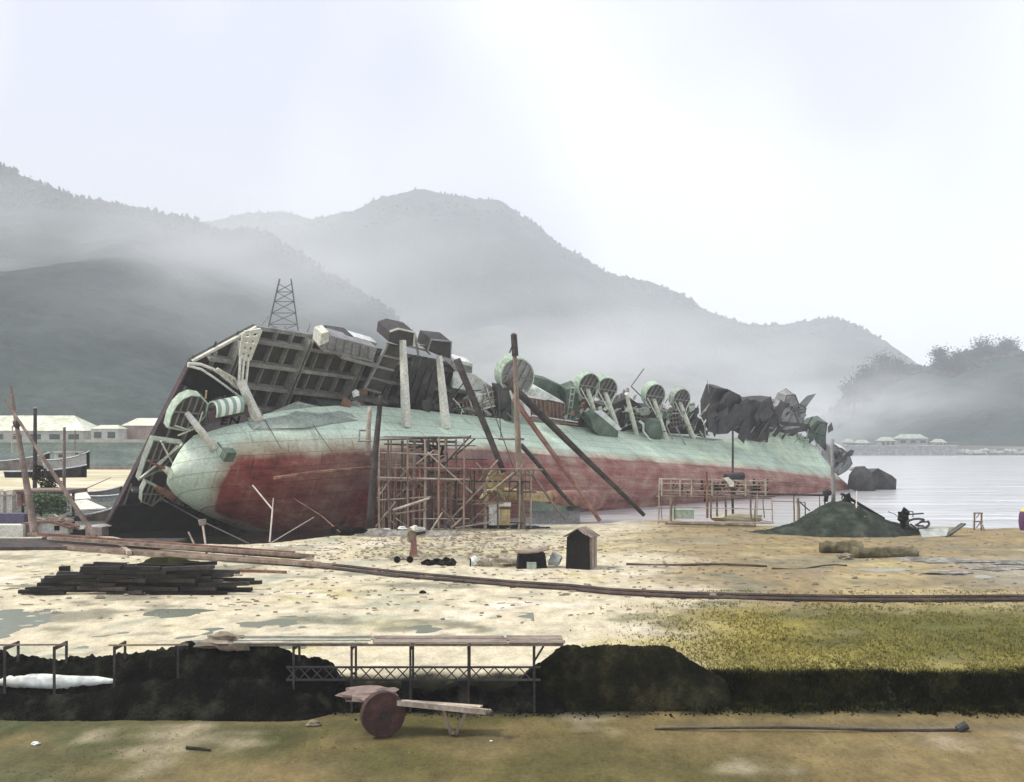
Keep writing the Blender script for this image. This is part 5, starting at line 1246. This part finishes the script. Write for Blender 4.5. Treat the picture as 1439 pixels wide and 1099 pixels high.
# whitish heap between the two left heaps
PT = MB(); PT.blob(Vector((-15.4, 32.55, NEAR_Z + .88)), (2.1, .35, .24), 3, .2, 8, 24)
single(PT, 'lime_heap', 'white_plate', 'long whitish lime heap lying between the two left coal heaps', 'heap', None, True)
rb = MB(); rr = random.Random(15)
for k in range(600):
    X = rr.uniform(-18, 19) if rr.random() < .8 else rr.uniform(-4, 3); Y = rr.gauss(31.9, .25)
    if rr.random() > .25 + .75 * (X < 8): continue
    s_ = rr.uniform(.012, .055); z = gz(X, Y) + s_ * .4; vs = []
    for q in ((-1, 0, 0), (1, 0, 0), (0, -1, 0), (0, 1, 0), (0, 0, 1), (0, 0, -1)): vs.append((X + q[0] * s_ * rr.uniform(.7, 1.4), Y + q[1] * s_, z + q[2] * s_ * rr.uniform(.6, 1)))
    rb.add(vs, [(0,2,4),(2,1,4),(1,3,4),(3,0,4),(2,0,5),(1,2,5),(3,1,5),(0,3,5)])
o = rb.build('coal_gravel', 'coal'); struct(o, 'stuff'); o['label'] = 'small loose coal along the foot of the heaps'
def trestle():
    t = thing('trestle', 'long plank trestle on thin paired posts with a lattice girder', 'trestle', Vector((-3, 32, NEAR_Z)))
    Ya, Yb = 31.9, 33.1; zt = 8 - 283 / FPX * Ya
    def X(px, Y=Ya): return (px - 719.5) / FPX * Y
    xa = X(-60); xb = X(792)
    n = 9; w = (Yb - Ya) / n
    x = X(330)
    while x < xb - .3:
        lft = x < X(420)
        ln = min(4.4, xb - x)
        for k in range(6):
            y0 = Ya + (Yb - Ya) * k / 6; dx = random.uniform(-.15, .1); dz = random.uniform(-.012, .012)
            if (lft and random.random() < .3): continue
            MB().box(x + dx, x + ln - .03 + dx, y0 + .012, y0 + (Yb - Ya) / 6 - .012, zt - .035 + dz, zt + dz).build('deck_plank', random.choice(['deck_pale', 'deck_pale', 'deck_pale2'] if lft else ['deckw', 'deckw', 'deckw2']), t)
        x += 4.4
    MB().box(X(320), xb, Ya + .05, Ya + .11, zt - .13, zt - .055).build('edge_beam', 'timber', t)
    MB().box(X(320), xb, Yb - .11, Yb - .05, zt - .13, zt - .055).build('edge_beam', 'timber', t)
    for px in (3, 73, 158, 248, 411, 493, 576, 658, 751):
        for Y, r in ((Ya + .16, .035), (Yb - .16, .035)):
            x = X(px); MB().box(x - r, x + r, Y - r, Y + r, NEAR_Z - .3, zt - .16).build('post', 'timber_dark', t)
        MB().box(X(px) - .04, X(px) + .04, Ya + .2, Yb - .2, zt - .28, zt - .17).build('cross_bearer', 'timber_dark', t)
    for a_x, b_x in ((-60, 90), (150, 262)): MB().beam((X(a_x), Ya + .16, zt - .12), (X(b_x), Ya + .16, zt - .10), .05).build('rail', 'timber', t)
    zl = 8 - 320 / FPX * Ya; zl2 = 8 - 338 / FPX * Ya; x0, x1 = X(400), X(760)
    for z in (zl, zl2): MB().box(x0, x1, Ya + .21, Ya + .27, z - .03, z + .03).build('girder_chord', 'steel_dark', t)
    lat = MB(); k = x0
    while k < x1 - .4:
        lat.beam((k, Ya + .24, zl2), (k + .4, Ya + .24, zl), .035); lat.beam((k, Ya + .25, zl), (k + .4, Ya + .25, zl2), .035); k += .4
    lat.build('girder_lattice', 'steel_dark', t)
    MB().beam((X(751), Ya + .2, zl + .2), (X(764), Ya + .2, zt - .16), .06).build('knee_brace', 'timber_dark', t)
    for px in (570, 650): MB().box(X(px) - .16, X(px) + .16, Ya + .3, Ya + .62, NEAR_Z - .3, zl2 - .03).build('pier', 'timber_black', t)
M['deck_pale'] = mat('sandy boards', [(.26, .26, .20), (.38, .37, .29), (.48, .46, .37)], .5, bump=.3)
M['deck_pale2'] = mat('olive grey boards', [(.20, .22, .17), (.29, .30, .24), (.38, .38, .31)], .5, bump=.3)
M['deckw'] = mat('grey weathered boards', [(.17, .14, .11), (.26, .22, .17), (.34, .30, .24)], .5, bump=.3)
M['deckw2'] = mat('brown weathered boards', [(.16, .115, .10), (.23, .17, .15), (.30, .25, .21)], .5, bump=.3)
trestle()
p = Vector(((300 - 719.5) / FPX * 30.4, 30.4, 8 - 285 / FPX * 30.4))
single(MB().blob(Vector((-9.6, 33.1, 1.28)), (.75, .4, .26), 14, .4, 8, 18), 'clay_lump', 'deckw', 'grey clay lump on top of the long coal heap', 'lump')

# rough grass on the field and dark overhanging grass along the bank
def tufts(n, f, m, name, label, seed, size):
    rnd = random.Random(seed); mb = MB()
    for _ in range(n):
        q = f(rnd)
        if q is None: continue
        X, Y = q; z = gz(X, Y); s_ = size * rnd.uniform(.5, 1.4)
        for k in range(3):
            a = rnd.uniform(0, 6.28); d = Vector((math.cos(a), math.sin(a), 0)); ln = s_ * rnd.uniform(.6, 1.2); w = s_ * .22
            pr2 = Vector((-d.y, d.x, 0)) * w; b0 = Vector((X, Y, z - .02)) + d * rnd.uniform(0, s_ * .3)
            mb.add([b0 - pr2, b0 + pr2, b0 + d * ln * .5 + Vector((0, 0, ln))], [(0, 1, 2)])
    o = mb.build(name, m); struct(o, 'stuff'); o['label'] = label
def field(rnd):
    X = rnd.uniform(1, 30); Y = bank_y(X) + rnd.random() ** 1.7 * 19
    if X / Y > .56 or X < 5 + (Y - 34) * .2 + rnd.gauss(0, 1.6): return None
    if fbm(X * .35, Y * .35, 51) < -.05 - (.35 - (Y - 34) * .035) and rnd.random() < .8: return None
    return X, Y
tufts(42000, field, 'grass', 'grass', 'dry yellow green grass on the field above the dark bank', 4, .10)
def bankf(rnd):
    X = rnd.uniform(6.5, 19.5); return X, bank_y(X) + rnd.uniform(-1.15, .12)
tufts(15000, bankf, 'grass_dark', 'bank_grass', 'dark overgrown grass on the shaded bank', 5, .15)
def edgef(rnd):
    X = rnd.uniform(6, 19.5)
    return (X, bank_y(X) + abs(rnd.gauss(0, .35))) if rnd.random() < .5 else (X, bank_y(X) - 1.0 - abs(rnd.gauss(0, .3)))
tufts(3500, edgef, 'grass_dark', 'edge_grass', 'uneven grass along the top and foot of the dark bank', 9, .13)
def nearf(rnd):
    X = rnd.uniform(-17, 19); Y = rnd.uniform(19, 32)
    if abs(X / Y) > .56 or fbm(X * .3, Y * .6, 33) < .02: return None
    return X, Y
tufts(14000, nearf, 'grass', 'foreground_grass', 'sparse dry grass scattered on the near ground', 6, .05)

# barrow in the foreground
def barrow():
    p = G(545, 1036); t = thing('handcart', 'brown wooden handcart with a solid round wheel, resting in foreground', 'cart', p)
    def q(px, py, dy=0): return at(px, py, p.y + dy)
    d = Vector((.42, -.9, 0)).normalized(); c = q(538, 1003) ; r = 31 / FPX * p.y * 1.02
    M['wheelw'] = mat('dark red brown wood', [(.035, .018, .016), (.065, .034, .030), (.11, .062, .05)], 2.0, bump=.6)
    w = MB(); n = 32
    w.tube(c - d * .13, c + d * .13, r, n=n); o = w.build('wheel', 'wheelw', t)
    o2 = MB().tube(c + d * .131, c + d * .20, .12, n=12); o2.build('hub', 'timber_dark', o)
    for off, nm in ((.10, 'shaft_beam'), (.75, 'shaft_beam')):
        MB().beam(q(495, 981, off), q(690, 1001, off), .10, .16).build(nm, 'timber_pale', t)
    for k in range(4):
        MB().beam(q(486 + k * 2, 984 - k * 1.5, .18 + k * .15), q(672 + k * 2, 995 - k * .8, .18 + k * .15), .135, .045).build('bed_plank', random.choice(['timber_pale', 'timber', 'yellow']), t)
    MB().tube(q(686, 1001, .05), q(692, 1003, -.1), .09, n=10).build('handle', 'timber_dark', t)
    for off in (.12, .72):
        MB().beam(q(622, 994, off), q(634, 1032, off), .09).build('leg', 'timber', t)
        MB().beam(q(656, 998, off), q(640, 1032, off), .09).build('leg', 'timber', t)
    MB().beam(q(637, 1030, .0), q(637, 1027, .85), .09).build('foot_bar', 'timber', t)
    MB().blob(q(516, 975, .5), (.85, .5, .16), 12, .35, 8, 16).build('load', 'deckw2', t)
barrow()
for k, (px, py, w, m, lb) in enumerate(((440, 1020, .22, 'stone', 'oblong brown stone left of the handcart wheel'), (50, 1047, .12, 'white_plate', 'small pale stone in the left foreground'), (372, 992, .05, 'white_plate', 'tiny white chip near the foot of the coal heap'), (690, 1042, .05, 'white_plate', 'tiny white chip in front of the handcart leg'), (594, 834, .18, 'coal', 'small dark stone on pale sand above the trestle'))):
    single(MB().blob(G(px, py) + Vector((0, 0, w * .35)), (w, w * .8, w * .5), 90 + k, .25, 7, 12), 'stone', m, lb, 'stone')
single(MB().tube(G(262, 1053) + Vector((0, 0, .05)), G(296, 1056) + Vector((0, 0, .04)), .05, .03, 7, wob=.02), 'stick', 'timber_black', 'short black stick lying in the left foreground', 'stick')
single(MB().tube(G(920, 1026) + Vector((0, 0, .04)), G(1350, 1028) + Vector((0, 0, .05)), .035, .05, 8, wob=.08), 'drain_pipe', 'timber_dark', 'long half buried dark pipe in the right foreground', 'pipe')
e_ = G(1350, 1028); single(MB().tube(e_ + Vector((-.1, 0, .05)), e_ + Vector((.18, 0, .2)), .12, .14, 10), 'pipe_collar', 'steel_dark', 'dark upturned collar at the right end of the buried pipe', 'collar')

# ---------------------------------------------------------------- left bank: houses, boats, poles
shed_small(-70, 117, 583, 626, 258, 14, 'wall_pale', 'roof_pale', 'long house with a wide pale hipped roof on the left bank', 'house', win=7, roofh=.52, over=.8)
shed_small(128, 166, 597, 622, 256, 6, 'wall_pale', 'roof_pale', 'small boxy white house with two windows on the sea wall', 'house', win=2, roofh=.22)
shed_small(172, 232, 587, 624, 262, 10, 'wall_brown', 'roof_pale', 'brown walled house half hidden by the end of the flight deck', 'house', win=0, roofh=.3)
wl = thing('sea_wall', 'green stained sea wall below the houses on the left bank', 'wall', at(60, 656, 250))
a = at(-200, 655, 250); b = at(236, 622, 250)
MB().box(a.x, b.x, 250, 252, -1, b.z).build('face', 'seawall', wl); MB().box(a.x, b.x + .3, 249.6, 252.3, b.z + .003, b.z + .8).build('coping', 'concrete', wl)
MB().box(a.x, b.x, 245, 249.9, -1, at(0, 656, 248).z).build('footing', 'timber_pink', wl)
def lpole(px, y0, y1, Y, r, m, label, arms=()):
    t = thing('utility_pole', label, 'pole', at(px, y1, Y)); MB().tube(at(px, y1, Y), at(px + .5, y0, Y), r, r * .75, 8).build('shaft', m, t)
    for y in arms: MB().beam(at(px - 5, y, Y - .2), at(px + 6, y, Y - .2), .15).build('cross_arm', m, t)
    MB().tube(at(px + .5, y0, Y), at(px + .5, y0 - 2, Y), r * 1.2, r * .6, 8).build('cap', 'steel_grey', t)
lpole(49, 574, 692, 130, .30, 'timber_dark', 'dark thick utility pole before the long pale roofed house')
lpole(90, 602, 690, 120, .22, 'timber_pink', 'thinner brownish pole standing behind the white boat')
lpole(105, 606, 648, 150, .1, 'timber', 'thin short mast behind the cabin of the white boat')
lpole(17, 600, 636, 200, .2, 'timber_pale', 'pale post in front of the long house porch', (612,))
# sheer legs
sg = thing('sheer_legs', 'two long pale poles crossed and lashed near their tops', 'derrick', G(90, 755))
MB().tube(at(49, 750, 84), at(15, 543, 86), .34, .12, 10, wob=.05).build('leg', 'timber_pink', sg)
MB().tube(at(134, 754, 82), at(7, 562, 85), .22, .10, 10, wob=.05).build('leg', 'timber_pink', sg)
MB().blob(at(24, 596, 85), (.35, .3, .4), 2, .3).build('lashing', 'timber_dark', sg)
def boat(name, label, px0, px1, py, Y, hgt, m, cabin=None, mast=None, yawdir=1, deckm='timber_pale'):
    a = at(px0, py, Y); b = at(px1, py, Y); Lx = b.x - a.x; t = thing(name, label, 'boat', ((a.x + b.x) / 2, Y, a.z))
    n = 14; mb = MB(); vs = []; W_ = max(1.2, Lx * .16)
    for i in range(n + 1):
        u = i / n; w = W_ * (math.sin(math.pi * min(1, .12 + u * .95)) ** .6 if yawdir > 0 else math.sin(math.pi * min(1, .12 + (1 - u) * .95)) ** .6)
        sh = hgt * (1 + .9 * (u if yawdir > 0 else 1 - u) ** 3)
        x = a.x + Lx * u
        vs += [(x, Y - w, a.z + sh), (x, Y - w * .65, a.z + .1), (x, Y + w * .65, a.z + .1), (x, Y + w, a.z + sh)]
    fs = [(i*4+k, i*4+k+1, (i+1)*4+k+1, (i+1)*4+k) for i in range(n) for k in range(3)] + [(0,1,2,3), (n*4, n*4+3, n*4+2, n*4+1)]
    mb.add(vs, fs).build('hull', m, t)
    MB().add([(v[0], v[1] * .999 + .001 * Y, v[2] - .15) for k, v in enumerate(vs) if k % 4 in (0, 3)], [(2*i, 2*i+1, 2*i+3, 2*i+2) for i in range(n)]).build('deck', deckm, t)
    MB().path([vs[4 * i] for i in range(n + 1)], .1, 5).build('gunwale', 'white_plate', t)
    if cabin:
        c0, c1, ct = cabin; p = at(c0, py, Y); q = at(c1, ct, Y)
        f = MB().box(p.x, q.x, Y - W_ * .5, Y + W_ * .5, a.z + hgt * .7, q.z).build('cabin', 'wall_pale', t)
        MB().box(p.x - .2, q.x + .9, Y - W_ * .6, Y + W_ * .6, q.z + .003, q.z + .15).build('roof', 'canvas', f)
        MB().box(p.x + (q.x - p.x) * .2, p.x + (q.x - p.x) * .45, Y - W_ * .5 - .03, Y - W_ * .5 - .003, q.z - .7, q.z - .25).build('window', 'glass', f)
    if mast: m0, mt = mast; MB().tube(at(m0, py, Y), at(m0, mt, Y), .09, .05, 6).build('mast', 'timber_pale', t)
    return t
boat('fishing_boat', 'white and green boat with a small cabin, bow pointing right', 62, 126, 660, 150, 1.5, 'canvas', (79, 108, 636), (105, 606))
boat('work_boat', 'long low brown boat moored at the far left', -30, 70, 662, 160, 1.6, 'timber_pale', None, None)
boat('work_boat', 'dark hulled barge lying in front of the white boat', 10, 122, 672, 140, 1.0, 'timber_dark', None, None, deckm='timber')
boat('rowing_boat', 'flat boat under a whitish cover nearest to the flight deck end', 128, 196, 706, 118, .8, 'white_plate', None, None)
boat('rowing_boat', 'blue grey open boat behind the cream awning', 118, 172, 699, 128, .8, 'steel_grey', None, None, deckm='steel_dark')
boat('sampan', 'low brown boat with a red stripe beside the dock water', 98, 158, 733, 96, .7, 'timber', None, None, yawdir=1)
single(MB().beam(at(112, 727, 94), at(128, 725, 94), .35, .1), 'red_board', 'rust_red', 'short red board lying on the brown boat by the dock', 'board')
for k, (pts, Y, lb) in enumerate((([(88, 688), (118, 686), (128, 700), (100, 702)], 112, 'farther cream awning sheet over the moored boats'), ([(103, 704), (122, 702), (150, 714), (108, 716)], 104, 'nearer cream awning sheet over the moored boats'))):
    P = [at(px, py, Y + (2 if i < 2 else 0)) for i, (px, py) in enumerate(pts)]
    single(MB().prism(P, (0, 0, -.12)), 'awning', 'canvas', lb, 'awning')
# open lean-to with shrubs beneath, near left
ln_ = thing('lean_to', 'open brown roofed lean to with green shrubs beneath', 'shed', at(68, 735, 93))
ra, rb_ = at(30, 692, 94), at(104, 693, 94)
MB().box(ra.x, rb_.x, 93, 97, ra.z - .1, ra.z + .3).build('roof', 'timber', ln_)
MB().box(ra.x - .1, rb_.x + .1, 92.7, 93, ra.z + .15, ra.z + .33).build('fascia', 'wall_brown', ln_)
for px in (32, 47, 103): MB().tube(at(px, 744, 93.3), at(px, 692, 93.3), .13).build('post', 'timber_dark', ln_)
MB().box(ra.x, ra.x + .9, 93.2, 93.5, at(0, 712, 93).z, ra.z - .1).build('brick_panel', 'rust_red', ln_)
def bush(px, py, Y, w, h, label, seed, m='leaf', n=700):
    rnd = random.Random(seed); c = at(px, py, Y); t = thing('shrub', label, 'shrub', c)
    st_ = MB()
    for k in range(5): st_.tube(c, c + Vector((rnd.uniform(-w, w) * .6, rnd.uniform(-.4, .4), h * rnd.uniform(.5, .9))), .05, .02, 5)
    st_.build('stem', 'timber_dark', t); lf = MB()
    for _ in range(n):
        p = c + Vector((rnd.gauss(0, w * .42), rnd.gauss(0, w * .3), h * (.15 + .8 * rnd.random()))); s_ = rnd.uniform(.07, .2)
        x = Vector((rnd.gauss(0, 1), rnd.gauss(0, 1), rnd.gauss(0, 1))).normalized() * s_; y = x.orthogonal().normalized() * s_ * .6
        lf.add([p - x, p + y, p + x, p - y], [(0, 1, 2, 3)])
    lf.build('foliage', m, t)
bush(58, 727, 92, 1.3, 2.4, 'light green shrub under the left half of the lean to', 1)
bush(80, 727, 92, 1.1, 2.2, 'darker green shrub under the right half of the lean to', 2, 'leaf')
bush(70, 690, 108, 1.2, 1.6, 'dark bush behind the roof of the lean to', 3, 'grass_dark', 500)
bush(54, 680, 112, .8, 2.2, 'narrow dark bush at the foot of the utility pole', 4, 'grass_dark', 400)
fp = thing('plank_fence', 'pale board fence at the far left edge', 'fence', at(10, 722, 95))
for k in range(10):
    px = -22 + k * 4.4; a = at(px, 724, 95); MB().box(a.x, a.x + .27, 95 + (k % 2) * .03, 95.06 + (k % 2) * .03, a.z, at(0, 688 + random.uniform(-2, 2), 95).z).build('board', 'canvas' if k % 3 else 'timber_pale', fp)
MB().box(at(-22, 0, 95).x, at(22, 0, 95).x, 94.85, 94.96, at(0, 697, 95).z, at(0, 695, 95).z).build('rail', 'timber_pale', fp)
ju = MB(); rr = random.Random(14)
for k in range(60):
    c = at(50 + rr.uniform(0, 46), 731 + rr.uniform(-6, 5), 88 + rr.uniform(-1, 1.5)); d = Vector((rr.uniform(-.7, .7), rr.uniform(-.3, .3), rr.uniform(-.15, .15))); ju.beam(c - d, c + d, rr.uniform(.06, .16), .07)
single(ju, 'brushwood_pile', 'timber_pale', 'messy pale brushwood heap on the roof of the little white shed', 'pile')
sh = thing('little_shed', 'tiny white shed with a dark opening and sloping red brown roof', 'shed', at(74, 750, 87))
a, b = at(53, 750, 87), at(95, 735, 87); xm = at(74, 0, 87).x
MB().box(a.x, xm, 87, 88.5, a.z, b.z).build('wall', 'white_plate', sh); MB().add([(xm + .003, 87.02, a.z), (b.x, 87.02, a.z), (b.x, 88.5, a.z), (xm + .003, 88.5, a.z), (xm + .003, 87.02, b.z), (b.x, 87.02, b.z - .45), (b.x, 88.5, b.z - .45), (xm + .003, 88.5, b.z)], [(0,3,2,1),(4,5,6,7),(0,1,5,4),(1,2,6,5),(2,3,7,6),(3,0,4,7)]).build('wall', 'canvas', sh)
MB().box(xm + .15, xm + .6, 86.96, 87.018, a.z + .3, a.z + .7).build('opening', 'black', sh)
MB().prism([(a.x - .2, 86.8, b.z + .01), (xm, 86.8, b.z + .03), (b.x + .3, 86.8, b.z - .5), (b.x + .3, 86.8, b.z - .38), (xm, 86.8, b.z + .17), (a.x - .2, 86.8, b.z + .15)], (0, 2, 0)).build('roof', 'rust', sh)
for k, (x0, x1, y0, y1, Y, m, lb) in enumerate(((-20, 32, 738, 755, 86, 'canvas', 'low cream boarded box at the far left edge'), (30, 50, 735, 752, 86.5, 'timber_pink', 'brown block at the foot of the sheer legs'), (50, 70, 752, 758, 84.5, 'yellow', 'orange plank block under the little white shed'), (118, 143, 741, 754, 88, 'wall_brown', 'brown box beside the foot of the slanting leg'), (-20, 34, 722, 736, 90, 'slate', 'dark violet low boat cover at the far left'), (98, 120, 744, 756, 88, 'timber_black', 'black box between the white shed and the brown box'))):
    box_thing(x0, x1, y0, y1, Y, 1.5, m, 'crate', lb, 'box')
single(MB().prism([at(98, 742, 89), at(140, 738, 89), at(150, 741, 89), at(112, 744, 88)], (0, 1.2, .05)), 'tin_sheet', 'concrete', 'grey tin sheet lying on boxes beside the dock water', 'sheet')
single(MB().tube(at(104, 694, 92), at(156, 671, 92), .05, .03, 6), 'boom', 'wire', 'thin dark rod slanting up right from the lean to roof', 'rod')

# lattice pylon on the shore behind the stern
py_ = thing('pylon', 'faint steel lattice tower rising behind the upturned stern', 'tower', at(390, 617, 320))
def PQ(px, py, d): return at(px, py, 320 + d)
for s_ in (-1, 1):
    for d in (-7, 7):
        MB().beam(PQ(390 + s_ * 50, 620, d), PQ(401 + s_ * 8, 392, d * .15), .36).build('leg', 'steel_under', py_)
lv = [(620 - 228 * u) for u in (.35, .45, .55, .64, .72, .79, .86, .92, .97)]
def wx(y): u = (620 - y) / 228; return 390 + 11 * u, 50 - 42 * u
for y0, y1 in zip(lv, lv[1:]):
    (c0, w0), (c1, w1) = wx(y0), wx(y1)
    MB().beam(PQ(c0 - w0, y0, -3), PQ(c1 + w1, y1, -2), .22).beam(PQ(c0 + w0, y0, -3), PQ(c1 - w1, y1, -2), .22).beam(PQ(c0 - w0, y0, -3), PQ(c0 + w0, y0, -3), .22).build('bracing', 'steel_under', py_)

# far shore at the right: sea wall, beach, houses
strip('far_shore', 'hill_pale', [80 + i * 16 for i in range(40)], [588, 592, 600, 620, 660, 720], lambda x, y: -1 + 6 * sm(y, 588, 630) + .8 * noise.noise(Vector((x * .05, y * .05, 2))))
w4_ = thing('sea_wall', 'long grey sea wall on the far shore beneath the headland', 'wall', at(1220, 640, 585)); a = at(1150, 640, 585); b = at(1345, 627, 585)
MB().box(a.x, b.x, 585, 588, -1, b.z).build('face', 'steel_grey', w4_); MB().box(a.x, b.x + .5, 584.6, 588.4, b.z + .003, b.z + .7).build('coping', 'concrete', w4_)
for (x0, x1, y0, y1, Y, lb) in ((1262, 1304, 610, 626, 600, 'wide low house with pale roof on the far shore'), (1238, 1258, 614, 628, 598, 'small far house left of the wide low one'), (1315, 1330, 617, 629, 604, 'small far house near the end of the sea wall'), (1206, 1222, 618, 630, 600, 'leftmost small house on the far shore wall'), (1190, 1200, 617, 629, 602, 'tiny hut beside the bow on the far shore')):
    shed_small(x0, x1, y0, y1, Y, 8, 'steel_grey', 'mint_grey', lb, 'far_house', win=3, roofh=.4, over=.5)
for k in range(9):
    p = at(1350 + k * 11, 634 + (k % 3), 586); single(MB().blob(p, (random.uniform(2, 4), 2, random.uniform(.8, 1.8)), 120 + k, .4), 'shore_rock', 'concrete', 'pale rock at the foot of the headland', 'rock', 'pale rocks along the headland shore')

# ---------------------------------------------------------------- haze: one closed box of even thin air
hz = MB().box(-2300, 2300, -40, 3050, -4.5, 760)
o = hz.build('haze', 'rope'); o.data.materials.clear()
m = bpy.data.materials.new('haze air'); m.use_nodes = True; t = m.node_tree; t.nodes.remove(t.nodes['Principled BSDF'])
pv = t.nodes.new('ShaderNodeVolumePrincipled'); pv.inputs['Color'].default_value = (.93, .965, 1, 1); pv.inputs['Density'].default_value = .00037
pv.inputs['Anisotropy'].default_value = 0.1
t.links.new(pv.outputs[0], t.nodes['Material Output'].inputs['Volume'])
o.data.materials.append(m); struct(o, 'stuff'); o['label'] = 'thin pale sea haze filling the whole bay'

# mist lying on the slopes: soft thicker air, each bank a real volume
def mist(px, py, Y, rx, ry, rz, dens, label):
    c = at(px, py, Y); mb = MB(); n, m_ = 14, 24; vs = []
    for i in range(n + 1):
        th = math.pi * i / n
        for j in range(m_):
            ph = 2 * math.pi * j / m_; vs.append(c + Vector((math.sin(th) * math.cos(ph) * rx, math.sin(th) * math.sin(ph) * ry, math.cos(th) * rz)))
    mb.add(vs, [(i*m_+j, i*m_+(j+1) % m_, (i+1)*m_+(j+1) % m_, (i+1)*m_+j) for i in range(n) for j in range(m_)])
    o = mb.build('mist', 'rope'); o.data.materials.clear()
    m = bpy.data.materials.new('mist air'); m.use_nodes = True; t = m.node_tree; N = t.nodes; N.remove(N['Principled BSDF'])
    pv = N.new('ShaderNodeVolumePrincipled'); pv.inputs['Color'].default_value = (.97, .985, 1, 1)
    co = N.new('ShaderNodeTexCoord'); ma = N.new('ShaderNodeMapping'); ma.vector_type = 'POINT'
    ma.inputs['Location'].default_value = (-c.x / rx, -c.y / ry, -c.z / rz); ma.inputs['Scale'].default_value = (1 / rx, 1 / ry, 1 / rz)
    t.links.new(co.outputs['Object'], ma.inputs[0])
    gr = N.new('ShaderNodeTexGradient'); gr.gradient_type = 'SPHERICAL'; t.links.new(ma.outputs[0], gr.inputs[0])
    nz2 = N.new('ShaderNodeTexNoise'); nz2.inputs['Scale'].default_value = 2.2; nz2.inputs['Detail'].default_value = 2; t.links.new(ma.outputs[0], nz2.inputs['Vector'])
    mr = N.new('ShaderNodeMapRange'); mr.inputs[1].default_value = .35; mr.inputs[2].default_value = .65; t.links.new(nz2.outputs[0], mr.inputs[0])
    mu = N.new('ShaderNodeMath'); mu.operation = 'MULTIPLY'; t.links.new(gr.outputs['Fac'], mu.inputs[0]); t.links.new(mr.outputs[0], mu.inputs[1])
    m2 = N.new('ShaderNodeMath'); m2.operation = 'MULTIPLY'; m2.inputs[1].default_value = dens; t.links.new(mu.outputs[0], m2.inputs[0])
    t.links.new(m2.outputs[0], pv.inputs['Density']); t.links.new(pv.outputs[0], N['Material Output'].inputs['Volume'])
    o.data.materials.append(m); struct(o, 'stuff'); o['label'] = label
mist(230, 400, 760, 260, 200, 110, .011, 'bank of mist on the shoulder of the left hill')
mist(780, 520, 1250, 420, 200, 120, .008, 'bank of mist at the foot of the central hills')
mist(1180, 580, 800, 150, 120, 50, .010, 'bank of mist between the bow and the headland')
mist(120, 520, 620, 260, 130, 90, .006, 'low mist behind the houses on the left bank')
